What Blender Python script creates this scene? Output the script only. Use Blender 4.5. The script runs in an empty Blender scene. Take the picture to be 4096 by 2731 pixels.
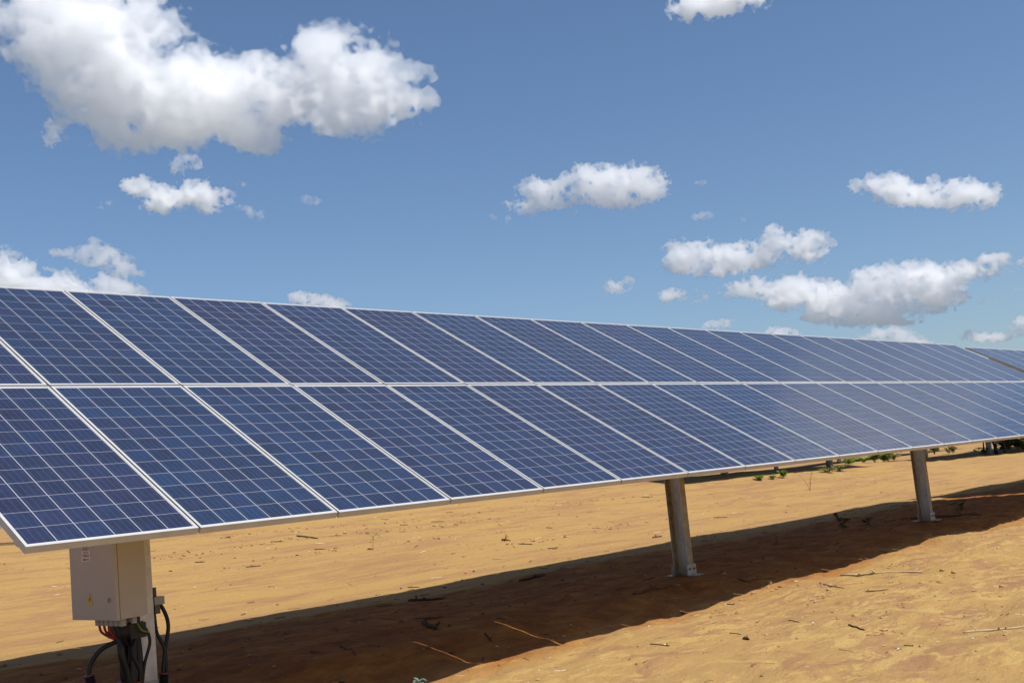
import bpy, bmesh, math, random
import numpy as np
from mathutils import Vector, Matrix

random.seed(7)
RNG = np.random.default_rng(11)
S = bpy.context.scene
COL = S.collection
R = math.radians
ZS = 2.24                                  # height of the panel seam above the ground datum
TILT = R(31.146)

# ------------------------------------------------------------------ helpers
def tag(o, label=None, cat=None, group=None, kind=None):
    if label: o['label'] = label
    if cat: o['category'] = cat
    if group: o['group'] = group
    if kind: o['kind'] = kind
    return o

def empty(name, loc=(0, 0, 0), rz=0.0):
    o = bpy.data.objects.new(name, None)
    COL.objects.link(o)
    o.location = loc
    o.rotation_euler = (0, 0, rz)
    o.empty_display_size = .2
    return o

def link_mesh(name, me, mat, parent=None, smooth=False):
    if mat is not None:
        for m in (mat if isinstance(mat, (list, tuple)) else [mat]):
            me.materials.append(m)
    o = bpy.data.objects.new(name, me)
    COL.objects.link(o)
    if parent is not None: o.parent = parent
    if smooth:
        me.polygons.foreach_set('use_smooth', [True] * len(me.polygons))
    return o

class MB:
    """collects simple shapes of ONE part into one mesh"""
    def __init__(s): s.bm = bmesh.new()
    def box(s, x0, x1, y0, y1, z0, z1, M=None, mi=0):
        v = [s.bm.verts.new(Vector(p) if M is None else M @ Vector(p)) for p in
             ((x0,y0,z0),(x1,y0,z0),(x1,y1,z0),(x0,y1,z0),(x0,y0,z1),(x1,y0,z1),(x1,y1,z1),(x0,y1,z1))]
        for f in ((3,2,1,0),(4,5,6,7),(0,1,5,4),(1,2,6,5),(2,3,7,6),(3,0,4,7)):
            s.bm.faces.new([v[i] for i in f]).material_index = mi
        return s
    def prism(s, pts, axis_from, axis_to, M=None):
        """closed 2-D outline (x,y) swept from z0 to z1"""
        n = len(pts)
        a = [s.bm.verts.new((M or Matrix()) @ Vector((p[0], p[1], axis_from))) for p in pts]
        b = [s.bm.verts.new((M or Matrix()) @ Vector((p[0], p[1], axis_to))) for p in pts]
        for i in range(n):
            j = (i + 1) % n
            s.bm.faces.new((a[i], a[j], b[j], b[i]))
        s.bm.faces.new(a[::-1]); s.bm.faces.new(b)
        return s
    def tube(s, pts, rad, n=8, caps=True, squash=1.0):
        pts = [Vector(p) for p in pts]
        rads = rad if isinstance(rad, (list, tuple)) else [rad] * len(pts)
        rings = []
        prev = None
        for i, p in enumerate(pts):
            d = (pts[min(i+1, len(pts)-1)] - pts[max(i-1, 0)]).normalized()
            if prev is None:
                ref = Vector((0, 0, 1)) if abs(d.z) < .9 else Vector((1, 0, 0))
                u = d.cross(ref).normalized()
            else:
                u = (prev - d * prev.dot(d)).normalized()
            prev = u
            w = d.cross(u)
            rings.append([s.bm.verts.new(p + (u * math.cos(2*math.pi*k/n) + w * math.sin(2*math.pi*k/n) * squash) * rads[i]) for k in range(n)])
        for a, b in zip(rings, rings[1:]):
            for k in range(n):
                s.bm.faces.new((a[k], a[(k+1) % n], b[(k+1) % n], b[k]))
        if caps:
            s.bm.faces.new(rings[0][::-1]); s.bm.faces.new(rings[-1])
        return s
    def cyl(s, c0, c1, r, n=12): return s.tube([c0, c1], r, n)
    def build(s, name, mat, parent=None, smooth=False, bevel=0.0):
        if bevel:
            bmesh.ops.bevel(s.bm, geom=[e for e in s.bm.edges if e.calc_face_angle(0) > .5], offset=bevel, segments=1, affect='EDGES')
        bmesh.ops.recalc_face_normals(s.bm, faces=s.bm.faces)
        me = bpy.data.meshes.new(name)
        s.bm.to_mesh(me); s.bm.free()
        return link_mesh(name, me, mat, parent, smooth)

def copy_tree(o, parent=None):
    c = o.copy(); COL.objects.link(c)
    if parent is not None: c.parent = parent
    for ch in list(o.children): copy_tree(ch, c)
    return c

def curve_pts(ctrl, n=24):
    """Catmull-Rom through control points"""
    c = [Vector(p) for p in ctrl]
    c = [c[0]*2 - c[1]] + c + [c[-1]*2 - c[-2]]
    out = []
    segs = len(c) - 3
    for i in range(segs):
        p0, p1, p2, p3 = c[i:i+4]
        m = max(2, n // segs)
        for k in range(m + (1 if i == segs-1 else 0)):
            t = k / m
            out.append(.5*((2*p1) + (p2-p0)*t + (2*p0-5*p1+4*p2-p3)*t*t + (3*p1-p0-3*p2+p3)*t**3))
    return out

# ------------------------------------------------------------------ materials
def new_mat(name):
    m = bpy.data.materials.new(name); m.use_nodes = True
    nt = m.node_tree; nt.nodes.clear()
    return m, nt, nt.nodes, nt.links
def node(nt, t, **kw):
    n = nt.nodes.new(t)
    for k, v in kw.items():
        if k.startswith('i_'):
            n.inputs[k[2:].replace('_', ' ')].default_value = v
        else: setattr(n, k, v)
    return n
def mathn(nt, op, a, b=None, c=None, clamp=False):
    n = nt.nodes.new('ShaderNodeMath'); n.operation = op; n.use_clamp = clamp
    for i, v in enumerate((a, b, c)):
        if v is None: continue
        if isinstance(v, (int, float)): n.inputs[i].default_value = v
        else: nt.links.new(v, n.inputs[i])
    return n.outputs[0]
def mixc(nt, f, a, b):
    n = nt.nodes.new('ShaderNodeMix'); n.data_type = 'RGBA'
    for sock, v in ((n.inputs[0], f), (n.inputs[6], a), (n.inputs[7], b)):
        if isinstance(v, (int, float)): sock.default_value = v
        elif isinstance(v, (tuple, list)): sock.default_value = (*v, 1) if len(v) == 3 else v
        else: nt.links.new(v, sock)
    return n.outputs[2]
def ramp(nt, f, stops):
    n = nt.nodes.new('ShaderNodeValToRGB')
    el = n.color_ramp.elements
    while len(el) < len(stops): el.new(.5)
    for e, (p, c) in zip(el, stops):
        e.position = p; e.color = (*c, 1) if len(c) == 3 else (c[0], c[0], c[0], 1)
    nt.links.new(f, n.inputs[0])
    return n.outputs[0]
def noise(nt, vec, scale, detail=4, rough=.55, dist=0.0, dims='3D'):
    n = nt.nodes.new('ShaderNodeTexNoise'); n.noise_dimensions = dims
    n.inputs['Scale'].default_value = scale; n.inputs['Detail'].default_value = detail
    n.inputs['Roughness'].default_value = rough; n.inputs['Distortion'].default_value = dist
    if vec is not None: nt.links.new(vec, n.inputs['Vector'])
    return n.outputs[0]
def mapping(nt, vec, scale=(1, 1, 1), loc=(0, 0, 0), rot=(0, 0, 0)):
    n = nt.nodes.new('ShaderNodeMapping')
    n.inputs['Scale'].default_value = scale; n.inputs['Location'].default_value = loc; n.inputs['Rotation'].default_value = rot
    nt.links.new(vec, n.inputs['Vector'])
    return n.outputs[0]
def principled(nt, col, rough=.5, metal=0.0, spec=.5, normal=None, **kw):
    b = nt.nodes.new('ShaderNodeBsdfPrincipled')
    for k, v in (('Base Color', col), ('Roughness', rough), ('Metallic', metal), ('Specular IOR Level', spec)):
        if isinstance(v, (int, float)): b.inputs[k].default_value = v
        elif isinstance(v, (tuple, list)): b.inputs[k].default_value = (*v, 1)
        else: nt.links.new(v, b.inputs[k])
    if normal is not None: nt.links.new(normal, b.inputs['Normal'])
    for k, v in kw.items(): b.inputs[k.replace('_', ' ')].default_value = v
    o = nt.nodes.new('ShaderNodeOutputMaterial')
    nt.links.new(b.outputs[0], o.inputs['Surface'])
    return b
def bump(nt, h, strength=.3, dist=.01):
    n = nt.nodes.new('ShaderNodeBump'); n.inputs['Strength'].default_value = strength; n.inputs['Distance'].default_value = dist
    nt.links.new(h, n.inputs['Height'])
    return n.outputs[0]
def objco(nt): return nt.nodes.new('ShaderNodeTexCoord').outputs['Object']

def simple_mat(name, col, rough=.6, metal=0.0, var=.15, scale=20, spec=.4, bmp=0.0):
    m, nt, _, _ = new_mat(name)
    n = noise(nt, objco(nt), scale, 4, .6)
    a = tuple(c*(1-var) for c in col); b = tuple(min(1, c*(1+var)) for c in col)
    c = ramp(nt, n, ((.3, a), (.7, b)))
    principled(nt, c, rough, metal, spec, bump(nt, n, bmp, .01) if bmp else None)
    return m

def galv_mat():
    m, nt, _, _ = new_mat('galvanised_steel')
    co = objco(nt)
    v = nt.nodes.new('ShaderNodeTexVoronoi'); v.inputs['Scale'].default_value = 30; nt.links.new(co, v.inputs['Vector'])
    n = noise(nt, mapping(nt, co, (1, 1, .35)), 9, 5, .6)
    st = noise(nt, mapping(nt, co, (6, 6, .6)), 4, 4, .6, .6)
    f = mathn(nt, 'ADD', mathn(nt, 'MULTIPLY', v.outputs['Color'], .25), mathn(nt, 'MULTIPLY', n, .8))
    c = ramp(nt, f, ((.28, (.50, .495, .49)), (.75, (.74, .735, .73))))
    c = mixc(nt, mathn(nt, 'MULTIPLY', ramp(nt, st, ((.5, (0,)), (.72, (1,)))), .35), c, (.33, .25, .18))
    sep = nt.nodes.new('ShaderNodeSeparateXYZ'); nt.links.new(co, sep.inputs[0])
    # splash of soil that dried on the foot of the steel
    h = mathn(nt, 'ADD', sep.outputs[2], mathn(nt, 'MULTIPLY', n, .25))
    c = mixc(nt, mathn(nt, 'MULTIPLY', ramp(nt, h, ((.14, (1,)), (.42, (0,)))), .55), c, (.26, .13, .055))
    principled(nt, c, .5, .2, .5)
    return m

def alu_mat():
    m, nt, _, _ = new_mat('anodised_aluminium')
    co = objco(nt)
    n = noise(nt, mapping(nt, co, (3, 3, 3)), 3, 4, .6)
    c = ramp(nt, n, ((.3, (.41, .405, .39)), (.7, (.47, .465, .45))))
    principled(nt, c, .45, .1, .5)
    return m

def cell_mat():
    m, nt, N, L = new_mat('solar_cells_under_glass')
    uv = nt.nodes.new('ShaderNodeTexCoord').outputs['UV']         # 6 x 12 cells over the active area
    sep = nt.nodes.new('ShaderNodeSeparateXYZ'); L.new(uv, sep.inputs[0])
    u, v = sep.outputs[0], sep.outputs[1]
    fu = mathn(nt, 'FRACT', u); fv = mathn(nt, 'FRACT', v)
    du = mathn(nt, 'ABSOLUTE', mathn(nt, 'SUBTRACT', fu, .5)); dv = mathn(nt, 'ABSOLUTE', mathn(nt, 'SUBTRACT', fv, .5))
    gap = mathn(nt, 'MAXIMUM', mathn(nt, 'GREATER_THAN', du, .5-.0175), mathn(nt, 'GREATER_THAN', dv, .5-.0092))
    outu = mathn(nt, 'GREATER_THAN', mathn(nt, 'ABSOLUTE', mathn(nt, 'SUBTRACT', u, 3)), 2.992)
    outv = mathn(nt, 'GREATER_THAN', mathn(nt, 'ABSOLUTE', mathn(nt, 'SUBTRACT', v, 6)), 5.994)
    bb = mathn(nt, 'ABSOLUTE', mathn(nt, 'SUBTRACT', mathn(nt, 'FRACT', mathn(nt, 'MULTIPLY', fu, 4)), .5))
    bus = mathn(nt, 'LESS_THAN', bb, .030)
    fl = nt.nodes.new('ShaderNodeVectorMath'); fl.operation = 'FLOOR'; L.new(uv, fl.inputs[0])
    oi = nt.nodes.new('ShaderNodeObjectInfo')
    wn = nt.nodes.new('ShaderNodeTexWhiteNoise'); wn.noise_dimensions = '4D'
    L.new(fl.outputs[0], wn.inputs['Vector']); L.new(oi.outputs['Random'], wn.inputs['W'])
    sc = nt.nodes.new('ShaderNodeSeparateColor'); L.new(wn.outputs['Color'], sc.inputs[0])
    pr = oi.outputs['Random']
    # multicrystalline grain
    add = nt.nodes.new('ShaderNodeVectorMath'); add.operation = 'ADD'; L.new(uv, add.inputs[0])
    cmb = nt.nodes.new('ShaderNodeCombineXYZ'); L.new(mathn(nt, 'MULTIPLY', pr, 37), cmb.inputs[0]); L.new(mathn(nt, 'MULTIPLY', sc.outputs[2], 9), cmb.inputs[2])
    L.new(cmb.outputs[0], add.inputs[1])
    vo = nt.nodes.new('ShaderNodeTexVoronoi'); vo.inputs['Scale'].default_value = 9; L.new(add.outputs[0], vo.inputs['Vector'])
    vs = nt.nodes.new('ShaderNodeSeparateColor'); L.new(vo.outputs['Color'], vs.inputs[0])
    big = noise(nt, add.outputs[0], 1.1, 3, .6)
    # blue -> violet from cell to cell and from module to module
    hue = mathn(nt, 'ADD', mathn(nt, 'MULTIPLY', sc.outputs[0], .45), mathn(nt, 'MULTIPLY', pr, .50))
    c = ramp(nt, hue, ((.1, (.005, .019, .056)), (.5, (.0065, .0155, .049)), (.92, (.0090, .0128, .041))))
    g = mathn(nt, 'ADD', mathn(nt, 'MULTIPLY', vs.outputs[0], .3), mathn(nt, 'MULTIPLY', sc.outputs[1], .35))
    g = mathn(nt, 'ADD', mathn(nt, 'ADD', g, mathn(nt, 'MULTIPLY', big, .9)), .3)
    cm = nt.nodes.new('ShaderNodeVectorMath'); cm.operation = 'SCALE'; L.new(c, cm.inputs[0]); L.new(g, cm.inputs['Scale'])
    c = mixc(nt, mathn(nt, 'MULTIPLY', bus, .26), cm.outputs[0], (.16, .17, .20))
    c = mixc(nt, mathn(nt, 'MAXIMUM', outu, outv), mixc(nt, gap, c, (.31, .315, .345)), (.48, .48, .48))
    # thin film of dust on the glass
    dn = noise(nt, mapping(nt, objco(nt), (1.2, .5, 1)), 2.2, 6, .65)
    dust = mathn(nt, 'ADD', .012, mathn(nt, 'MULTIPLY', dn, .028))
    c = mixc(nt, dust, c, (.42, .33, .24))
    rough = mathn(nt, 'ADD', .10, mathn(nt, 'MULTIPLY', dn, .16))
    b = principled(nt, c, rough, 0, .5)
    b.inputs['IOR'].default_value = 1.45
    b.inputs['Sheen Weight'].default_value = .06; b.inputs['Sheen Roughness'].default_value = .45; b.inputs['Sheen Tint'].default_value = (.85, .80, .78, 1)
    return m

M = {}
M['galv'] = galv_mat(); M['alu'] = alu_mat(); M['cells'] = cell_mat()
def slot_mat():
    m, nt, N, L = new_mat('slotted_steel')
    sep = nt.nodes.new('ShaderNodeSeparateXYZ'); L.new(objco(nt), sep.inputs[0])
    f = mathn(nt, 'LESS_THAN', mathn(nt, 'FRACT', mathn(nt, 'MULTIPLY', sep.outputs[2], 11.0)), .42)
    principled(nt, mixc(nt, f, (.30, .22, .13), (.04, .03, .02)), .5, .1, .4)
    return m
M['slots'] = slot_mat()
M['bracket'] = simple_mat('soiled_zinc_plate', (.36, .33, .29), .5, .1, .25, 14)
M['bounce_brown'] = simple_mat('bounce_browned_zinc', (.33, .26, .175), .6, .15, .35, 9, .4)  # zinc for post flanges, ground bounce painted into its brown
M['white'] = simple_mat('white_backsheet', (.62, .62, .62), .6)
M['tube'] = simple_mat('zinc_tube', (.34, .335, .33), .45, .4)
M['paint'] = simple_mat('light_grey_paint', (.42, .385, .35), .45, 0, .04, 3)
M['pale_wood'] = simple_mat('bleached_wood', (.44, .31, .17), .8, 0, .25, 18, .2, .3)
M['dark_wood'] = simple_mat('dark_bark', (.075, .04, .022), .9, 0, .4, 25, .2, .4)
M['brown_wood'] = simple_mat('brown_wood', (.13, .065, .03), .9, 0, .4, 25, .2, .4)
M['stone'] = simple_mat('ochre_stone', (.36, .22, .09), .9, 0, .3, 25, .2, .4)
M['black'] = simple_mat('black_rubber', (.012, .011, .011), .5)
M['red'] = simple_mat('red_cable', (.30, .02, .012), .45)
M['green_cable'] = simple_mat('green_yellow_cable', (.16, .22, .02), .45)
M['orange'] = simple_mat('orange_rim', (.20, .035, .012), .5)
M['gland'] = simple_mat('grey_plastic', (.33, .33, .32), .5)
M['yellow'] = simple_mat('yellow_sticker', (.62, .43, .01), .5, 0, .05)
M['ink'] = simple_mat('black_ink', (.012, .012, .012), .6)
M['redink'] = simple_mat('red_ink', (.50, .05, .03), .6)
M['label'] = simple_mat('white_sticker', (.60, .59, .58), .5, 0, .03)
M['bolt'] = simple_mat('steel_bolt', (.10, .095, .09), .45, .5)
M['cable_white'] = simple_mat('white_cable', (.8, .8, .8), .5)
M['pink'] = simple_mat('pink_scrap', (.62, .13, .19), .7, 0, .1)
M['dry'] = simple_mat('dry_stem', (.19, .095, .04), .9, 0, .3)

def leaf_mat(name, a, b):
    m, nt, N, L = new_mat(name)
    g = nt.nodes.new('ShaderNodeNewGeometry')
    c = ramp(nt, g.outputs['Random Per Island'], ((0, a), (1, b)))
    bs = nt.nodes.new('ShaderNodeBsdfPrincipled'); L.new(c, bs.inputs['Base Color']); bs.inputs['Roughness'].default_value = .55
    tr = nt.nodes.new('ShaderNodeBsdfTranslucent'); L.new(c, tr.inputs['Color'])
    mx = nt.nodes.new('ShaderNodeMixShader'); mx.inputs[0].default_value = .45
    L.new(bs.outputs[0], mx.inputs[1]); L.new(tr.outputs[0], mx.inputs[2])
    o = nt.nodes.new('ShaderNodeOutputMaterial'); L.new(mx.outputs[0], o.inputs['Surface'])
    return m
M['leaf'] = leaf_mat('green_leaf', (.10, .19, .02), (.24, .36, .04))
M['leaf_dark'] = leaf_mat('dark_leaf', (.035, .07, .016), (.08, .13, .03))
M['leaf_dry'] = leaf_mat('olive_leaf', (.14, .17, .045), (.26, .27, .08))
M['leaf_blue'] = leaf_mat('blue_green_leaf', (.10, .20, .15), (.20, .30, .24))

# ------------------------------------------------------------------ lattice noise
_T = np.random.default_rng(5).uniform(-1, 1, (256, 256))
def vnoise(x, y):
    xi = np.floor(x).astype(int); yi = np.floor(y).astype(int)
    fx = x-xi; fy = y-yi
    fx = fx*fx*fx*(fx*(fx*6-15)+10); fy = fy*fy*fy*(fy*(fy*6-15)+10)
    a = _T[xi & 255, yi & 255]; b = _T[(xi+1) & 255, yi & 255]; c = _T[xi & 255, (yi+1) & 255]; d = _T[(xi+1) & 255, (yi+1) & 255]
    return (a*(1-fx)+b*fx)*(1-fy) + (c*(1-fx)+d*fx)*fy
def sm(t):
    t = np.clip(t, 0, 1); return t*t*(3-2*t)

# ------------------------------------------------------------------ the ground
def ground_base(x, y):
    zr = -2.15-.0062*np.clip(x, -20, 40)
    zn = np.minimum(zr-.02, -2.325)
    z = zr+(zn-zr)*sm(-y/1.1)-.04*sm((-y-1)/3)
    z10 = -1.32-.0215*(np.clip(x, 0, 47)-23.3)
    z = z+(z10-zr)*np.clip((y-3.8)/6.4, 0, 1)**1.25
    return z+ZS
def ground_z(x, y):
    x = np.asarray(x, float); y = np.asarray(y, float)
    z = ground_base(x, y)
    band = sm((y+1.6)/1.0)*sm((3.2-y)/1.0)                 # untravelled strip under the panels is rougher
    back = sm((y-8.3)/.8)
    near = sm((-y-.6)/.6)
    rough = .45+1.0*band+1.0*near+.5*back
    far = 1/(1+np.maximum(0, np.hypot(x, y)-60)/40)
    n = .026*vnoise(x/2.3+3, y/1.7+9)+.018*vnoise(x/1.0+31, y/.75+2)*rough
    n += rough*(.010*vnoise(x/.42+7, y/.3+5)+.006*vnoise(x/.17+1, y/.13+8)+.0035*vnoise(x/.075, y/.07))
    # graded road: ruts and ledges that run along the row
    w = y+.12*vnoise(x/4+3, y/3)+.035*vnoise(x/.7, y/.5+40)
    road = sm((y-3.4)/.6)*sm((9.2-y)/.7)
    led = np.abs(vnoise(x/9.0+60, w/.55+12)); n += road*(.004-.022*np.clip(.15-led, 0, 1)*(.4+.6*np.abs(vnoise(x/1.1, y/.9+77))))
    # lugs pressed by a tractor tyre
    tr = np.exp(-((y-(5.75-.05*(x-11)))/.16)**2)*sm((x-9.2)/1.0)*sm((13.6-x)/1.2)
    n += -.018*tr*(np.sin(x*38+y*14) > .1)
    # heaped soil along the back row
    n += .10*np.exp(-((y-9.0-.25*vnoise(x/3.1, 5.5))/.38)**2)*(.55+.45*vnoise(x/2.2+9, 1.5))*sm((x-18)/4)
    # cut step at the edge of the strip under the panels
    e = y-(2.55+.3*vnoise(x/1.9+14, .5)+.08*vnoise(x/.4, 3.3))
    n += .022*sm(e/.10)*sm((24-x)/3)*(1-sm((y-3.3)/2.5))-.0
    # low dips and swells along the near edge of the strip
    sw = np.interp(x, (3.4, 4.6, 5.5, 6.1, 6.6, 7.2, 7.6, 8.1, 9.5, 10.6, 11.5, 12.2, 12.8, 13.2, 13.8, 14.6, 15.7, 16.4, 17.1, 18.5),
                   (-.045, -.039, -.015, -.026, -.066, -.092, -.07, -.015, -.01, -.02, -.048, -.03, .046, .052, .016, -.036, -.075, -.07, -.044, 0.))
    return z+(n+sw*np.exp(-((y+1.0)/.95)**2))*far

def grid_axis(lo, hi, fine0, fine1, h, grow):
    a = list(np.arange(fine0, fine1+1e-9, h))
    s, x = h, fine1
    while x < hi: s *= grow; x += s; a.append(x)
    s, x = h, fine0; pre = []
    while x > lo: s *= grow; x -= s; pre.append(x)
    return np.array(pre[::-1]+a)

def build_ground():
    xs = grid_axis(-2500, 6000, .8, 19.0, .034, 1.03)
    ys = grid_axis(-2500, 6000, -5.2, 4.6, .028, 1.026)
    X, Y = np.meshgrid(xs, ys, indexing='ij')
    Z = ground_z(X, Y)
    nx, ny = X.shape
    me = bpy.data.meshes.new('ground')
    co = np.stack([X, Y, Z], -1).reshape(-1, 3)
    idx = np.arange(nx*ny).reshape(nx, ny)
    f = np.stack([idx[:-1, :-1], idx[1:, :-1], idx[1:, 1:], idx[:-1, 1:]], -1).reshape(-1, 4)
    me.vertices.add(len(co)); me.vertices.foreach_set('co', co.ravel())
    me.loops.add(f.size); me.loops.foreach_set('vertex_index', f.ravel())
    me.polygons.add(len(f)); me.polygons.foreach_set('loop_start', np.arange(0, f.size, 4)); me.polygons.foreach_set('loop_total', np.full(len(f), 4))
    me.update(calc_edges=True)
    me.polygons.foreach_set('use_smooth', np.ones(len(f), bool))

    m, nt, N, L = new_mat('sandy_soil')
    co_ = objco(nt)
    sep = nt.nodes.new('ShaderNodeSeparateXYZ'); L.new(co_, sep.inputs[0])
    x, y = sep.outputs[0], sep.outputs[1]
    # drifted yellow sand over mauve hard soil
    blot = noise(nt, mapping(nt, co_, (.9, 1.5, 1)), 1.15, 7, .62, 1.2)
    streak = noise(nt, mapping(nt, co_, (.30, 2.1, 1)), 1.4, 9, .74, .35)
    fine = noise(nt, mapping(nt, co_, (1.6, 7, 1)), 5, 5, .7, .4)
    nearw = ramp(nt, mathn(nt, 'ADD', mathn(nt, 'MULTIPLY', y, .2), .5), ((.1, (1,)), (.45, (.35,)), (.75, (0,))))
    sand = mathn(nt, 'ADD', mathn(nt, 'MULTIPLY', mixc(nt, nearw, streak, blot), .8), mathn(nt, 'MULTIPLY', fine, .2))
    lo = mixc(nt, nearw, (.40,)*3, (.475,)*3); 
    sm_ = nt.nodes.new('ShaderNodeMapRange'); sm_.interpolation_type = 'SMOOTHSTEP'
    L.new(sand, sm_.inputs['Value'])
    sm_.inputs['From Min'].default_value = .40; sm_.inputs['From Max'].default_value = .54
    c = mixc(nt, sm_.outputs[0], (.278, .150, .068), (.350, .216, .074))
    # long-wave tone shifts
    big = noise(nt, co_, .22, 4, .6)
    c = mixc(nt, ramp(nt, big, ((.35, (0,)), (.7, (.45,)))), c, (.305, .180, .080))
    # crisp flakes of dried pale crust in the near sand
    fl_ = noise(nt, mapping(nt, co_, (1.0, 2.0, 1), (7, 3, 0), (0, 0, .35)), 1.5, 9, .66, 1.6)
    fm = ramp(nt, fl_, ((.535, (0,)), (.56, (1,))))
    c = mixc(nt, mathn(nt, 'MULTIPLY', mathn(nt, 'MULTIPLY', fm, .8), nearw), c, (.40, .262, .092))
    # redder, undisturbed soil below the modules, panel shade deepened into its colour
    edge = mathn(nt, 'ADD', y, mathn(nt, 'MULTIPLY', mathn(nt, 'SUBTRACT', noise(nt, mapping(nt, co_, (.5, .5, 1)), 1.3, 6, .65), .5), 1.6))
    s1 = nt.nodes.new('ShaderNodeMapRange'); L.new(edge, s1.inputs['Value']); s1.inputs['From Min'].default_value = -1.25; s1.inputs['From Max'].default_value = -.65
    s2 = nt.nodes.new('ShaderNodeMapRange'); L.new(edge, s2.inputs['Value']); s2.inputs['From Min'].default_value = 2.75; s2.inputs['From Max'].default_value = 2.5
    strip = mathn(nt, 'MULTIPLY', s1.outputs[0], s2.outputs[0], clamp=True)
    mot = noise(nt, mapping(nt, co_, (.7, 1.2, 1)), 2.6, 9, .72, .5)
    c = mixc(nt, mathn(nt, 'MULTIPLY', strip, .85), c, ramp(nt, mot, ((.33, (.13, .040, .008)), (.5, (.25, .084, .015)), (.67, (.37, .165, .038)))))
    # specks: crumbs and chips too small to model
    sp = nt.nodes.new('ShaderNodeTexVoronoi'); sp.inputs['Scale'].default_value = 14; L.new(co_, sp.inputs['Vector'])
    spc = nt.nodes.new('ShaderNodeSeparateColor'); L.new(sp.outputs['Color'], spc.inputs[0])
    dot = mathn(nt, 'MULTIPLY', mathn(nt, 'LESS_THAN', sp.outputs['Distance'], mathn(nt, 'MULTIPLY', spc.outputs[1], .16)), mathn(nt, 'GREATER_THAN', spc.outputs[0], .62))
    c = mixc(nt, mathn(nt, 'MULTIPLY', dot, .75), c, mixc(nt, mathn(nt, 'GREATER_THAN', spc.outputs[2], .86), (.11, .06, .03), (.5, .42, .33)))
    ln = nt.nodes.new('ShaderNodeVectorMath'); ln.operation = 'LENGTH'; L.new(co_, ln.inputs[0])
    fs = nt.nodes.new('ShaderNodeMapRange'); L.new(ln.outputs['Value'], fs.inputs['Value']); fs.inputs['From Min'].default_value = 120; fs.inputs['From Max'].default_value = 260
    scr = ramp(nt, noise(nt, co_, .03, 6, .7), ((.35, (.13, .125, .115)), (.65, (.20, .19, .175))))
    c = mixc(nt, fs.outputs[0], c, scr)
    g = noise(nt, co_, 60, 4, .7)
    gr = ramp(nt, g, ((.3, (.86,)), (.7, (1.12,))))
    mm = nt.nodes.new('ShaderNodeMix'); mm.data_type = 'RGBA'; mm.blend_type = 'MULTIPLY'; mm.inputs[0].default_value = 1
    L.new(c, mm.inputs[6]); L.new(gr, mm.inputs[7])
    hh = mathn(nt, 'ADD', mathn(nt, 'MULTIPLY', noise(nt, mapping(nt, co_, (1, 2.2, 1)), 9, 7, .68, .3), .8), mathn(nt, 'MULTIPLY', g, .25))
    hh = mathn(nt, 'ADD', hh, mathn(nt, 'MULTIPLY', sm_.outputs[0], .10))
    principled(nt, mm.outputs[2], .95, 0, .12, bump(nt, hh, .75, .032))
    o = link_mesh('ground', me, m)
    return tag(o, 'sunlit orange sandy ground with tyre marks and scattered twigs', kind='structure')
build_ground()
def gz(x, y): return float(ground_z(x, y))

# ------------------------------------------------------------------ trackers
PITCH, PW, PL, TH = 1.00455, .990, 1.957, .040
LIP = .0155
def panel_meshes():
    # frame: local x along the row, y up the slope, z = outward normal, glass side up; origin = centre of the face
    f = MB(); w, l = PW/2, PL/2
    pr = [(-TH, 0), (0, 0)]
    for (x0, x1, y0, y1) in ((-w, -w+LIP, -l, l), (w-LIP, w, -l, l), (-w+LIP, w-LIP, -l, -l+LIP), (-w+LIP, w-LIP, l-LIP, l)):
        f.box(x0, x1, y0, y1, -TH, 0)
    # return flange on the back
    for (x0, x1, y0, y1) in ((-w+LIP, -w+.032, -l+LIP, l-LIP), (w-.032, w-LIP, -l+LIP, l-LIP)):
        f.box(x0, x1, y0, y1, -TH, -TH+.002)
    fo = f.build('solar_panel', M['alu'], bevel=.0012)
    bm = bmesh.new()
    gx, gy = w-LIP-.0003, l-LIP-.0003
    top = [bm.verts.new(p) for p in ((-gx, -gy, -.0025), (gx, -gy, -.0025), (gx, gy, -.0025), (-gx, gy, -.0025))]
    bot = [bm.verts.new((v.co.x, v.co.y, -.0075)) for v in top]
    ft = bm.faces.new(top); fb = bm.faces.new(bot[::-1]); fb.material_index = 1
    for i in range(4):
        q = bm.faces.new((top[i], bot[i], bot[(i+1) % 4], top[(i+1) % 4])); q.material_index = 1
    uv = bm.loops.layers.uv.new('UVMap')
    cw, ch = .1592, .1588
    for fc in bm.faces:
        for lp in fc.loops:
            lp[uv].uv = (lp.vert.co.x/cw+3, lp.vert.co.y/ch+6)
    me = bpy.data.meshes.new('glass_face'); bm.to_mesh(me); bm.free()
    go = link_mesh('glass_face', me, [M['cells'], M['white']], fo)
    return fo
PANEL = panel_meshes()
TILTM = Matrix.Rotation(TILT, 4, 'X')
first_panel = [True]
def add_panel(parent, j, row, tilt, twist=0.0):
    o = PANEL if first_panel[0] else copy_tree(PANEL)
    first_panel[0] = False
    o.parent = parent
    v = (PL/2+.009)*(1 if row else -1)
    o.location = ((j+.5)*PITCH+random.uniform(-.0015, .0015), v*math.cos(tilt), v*math.sin(tilt))
    o.rotation_euler = (tilt+random.uniform(-.0012, .0012), random.uniform(-.0008, .0008), 0)
    return o

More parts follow.
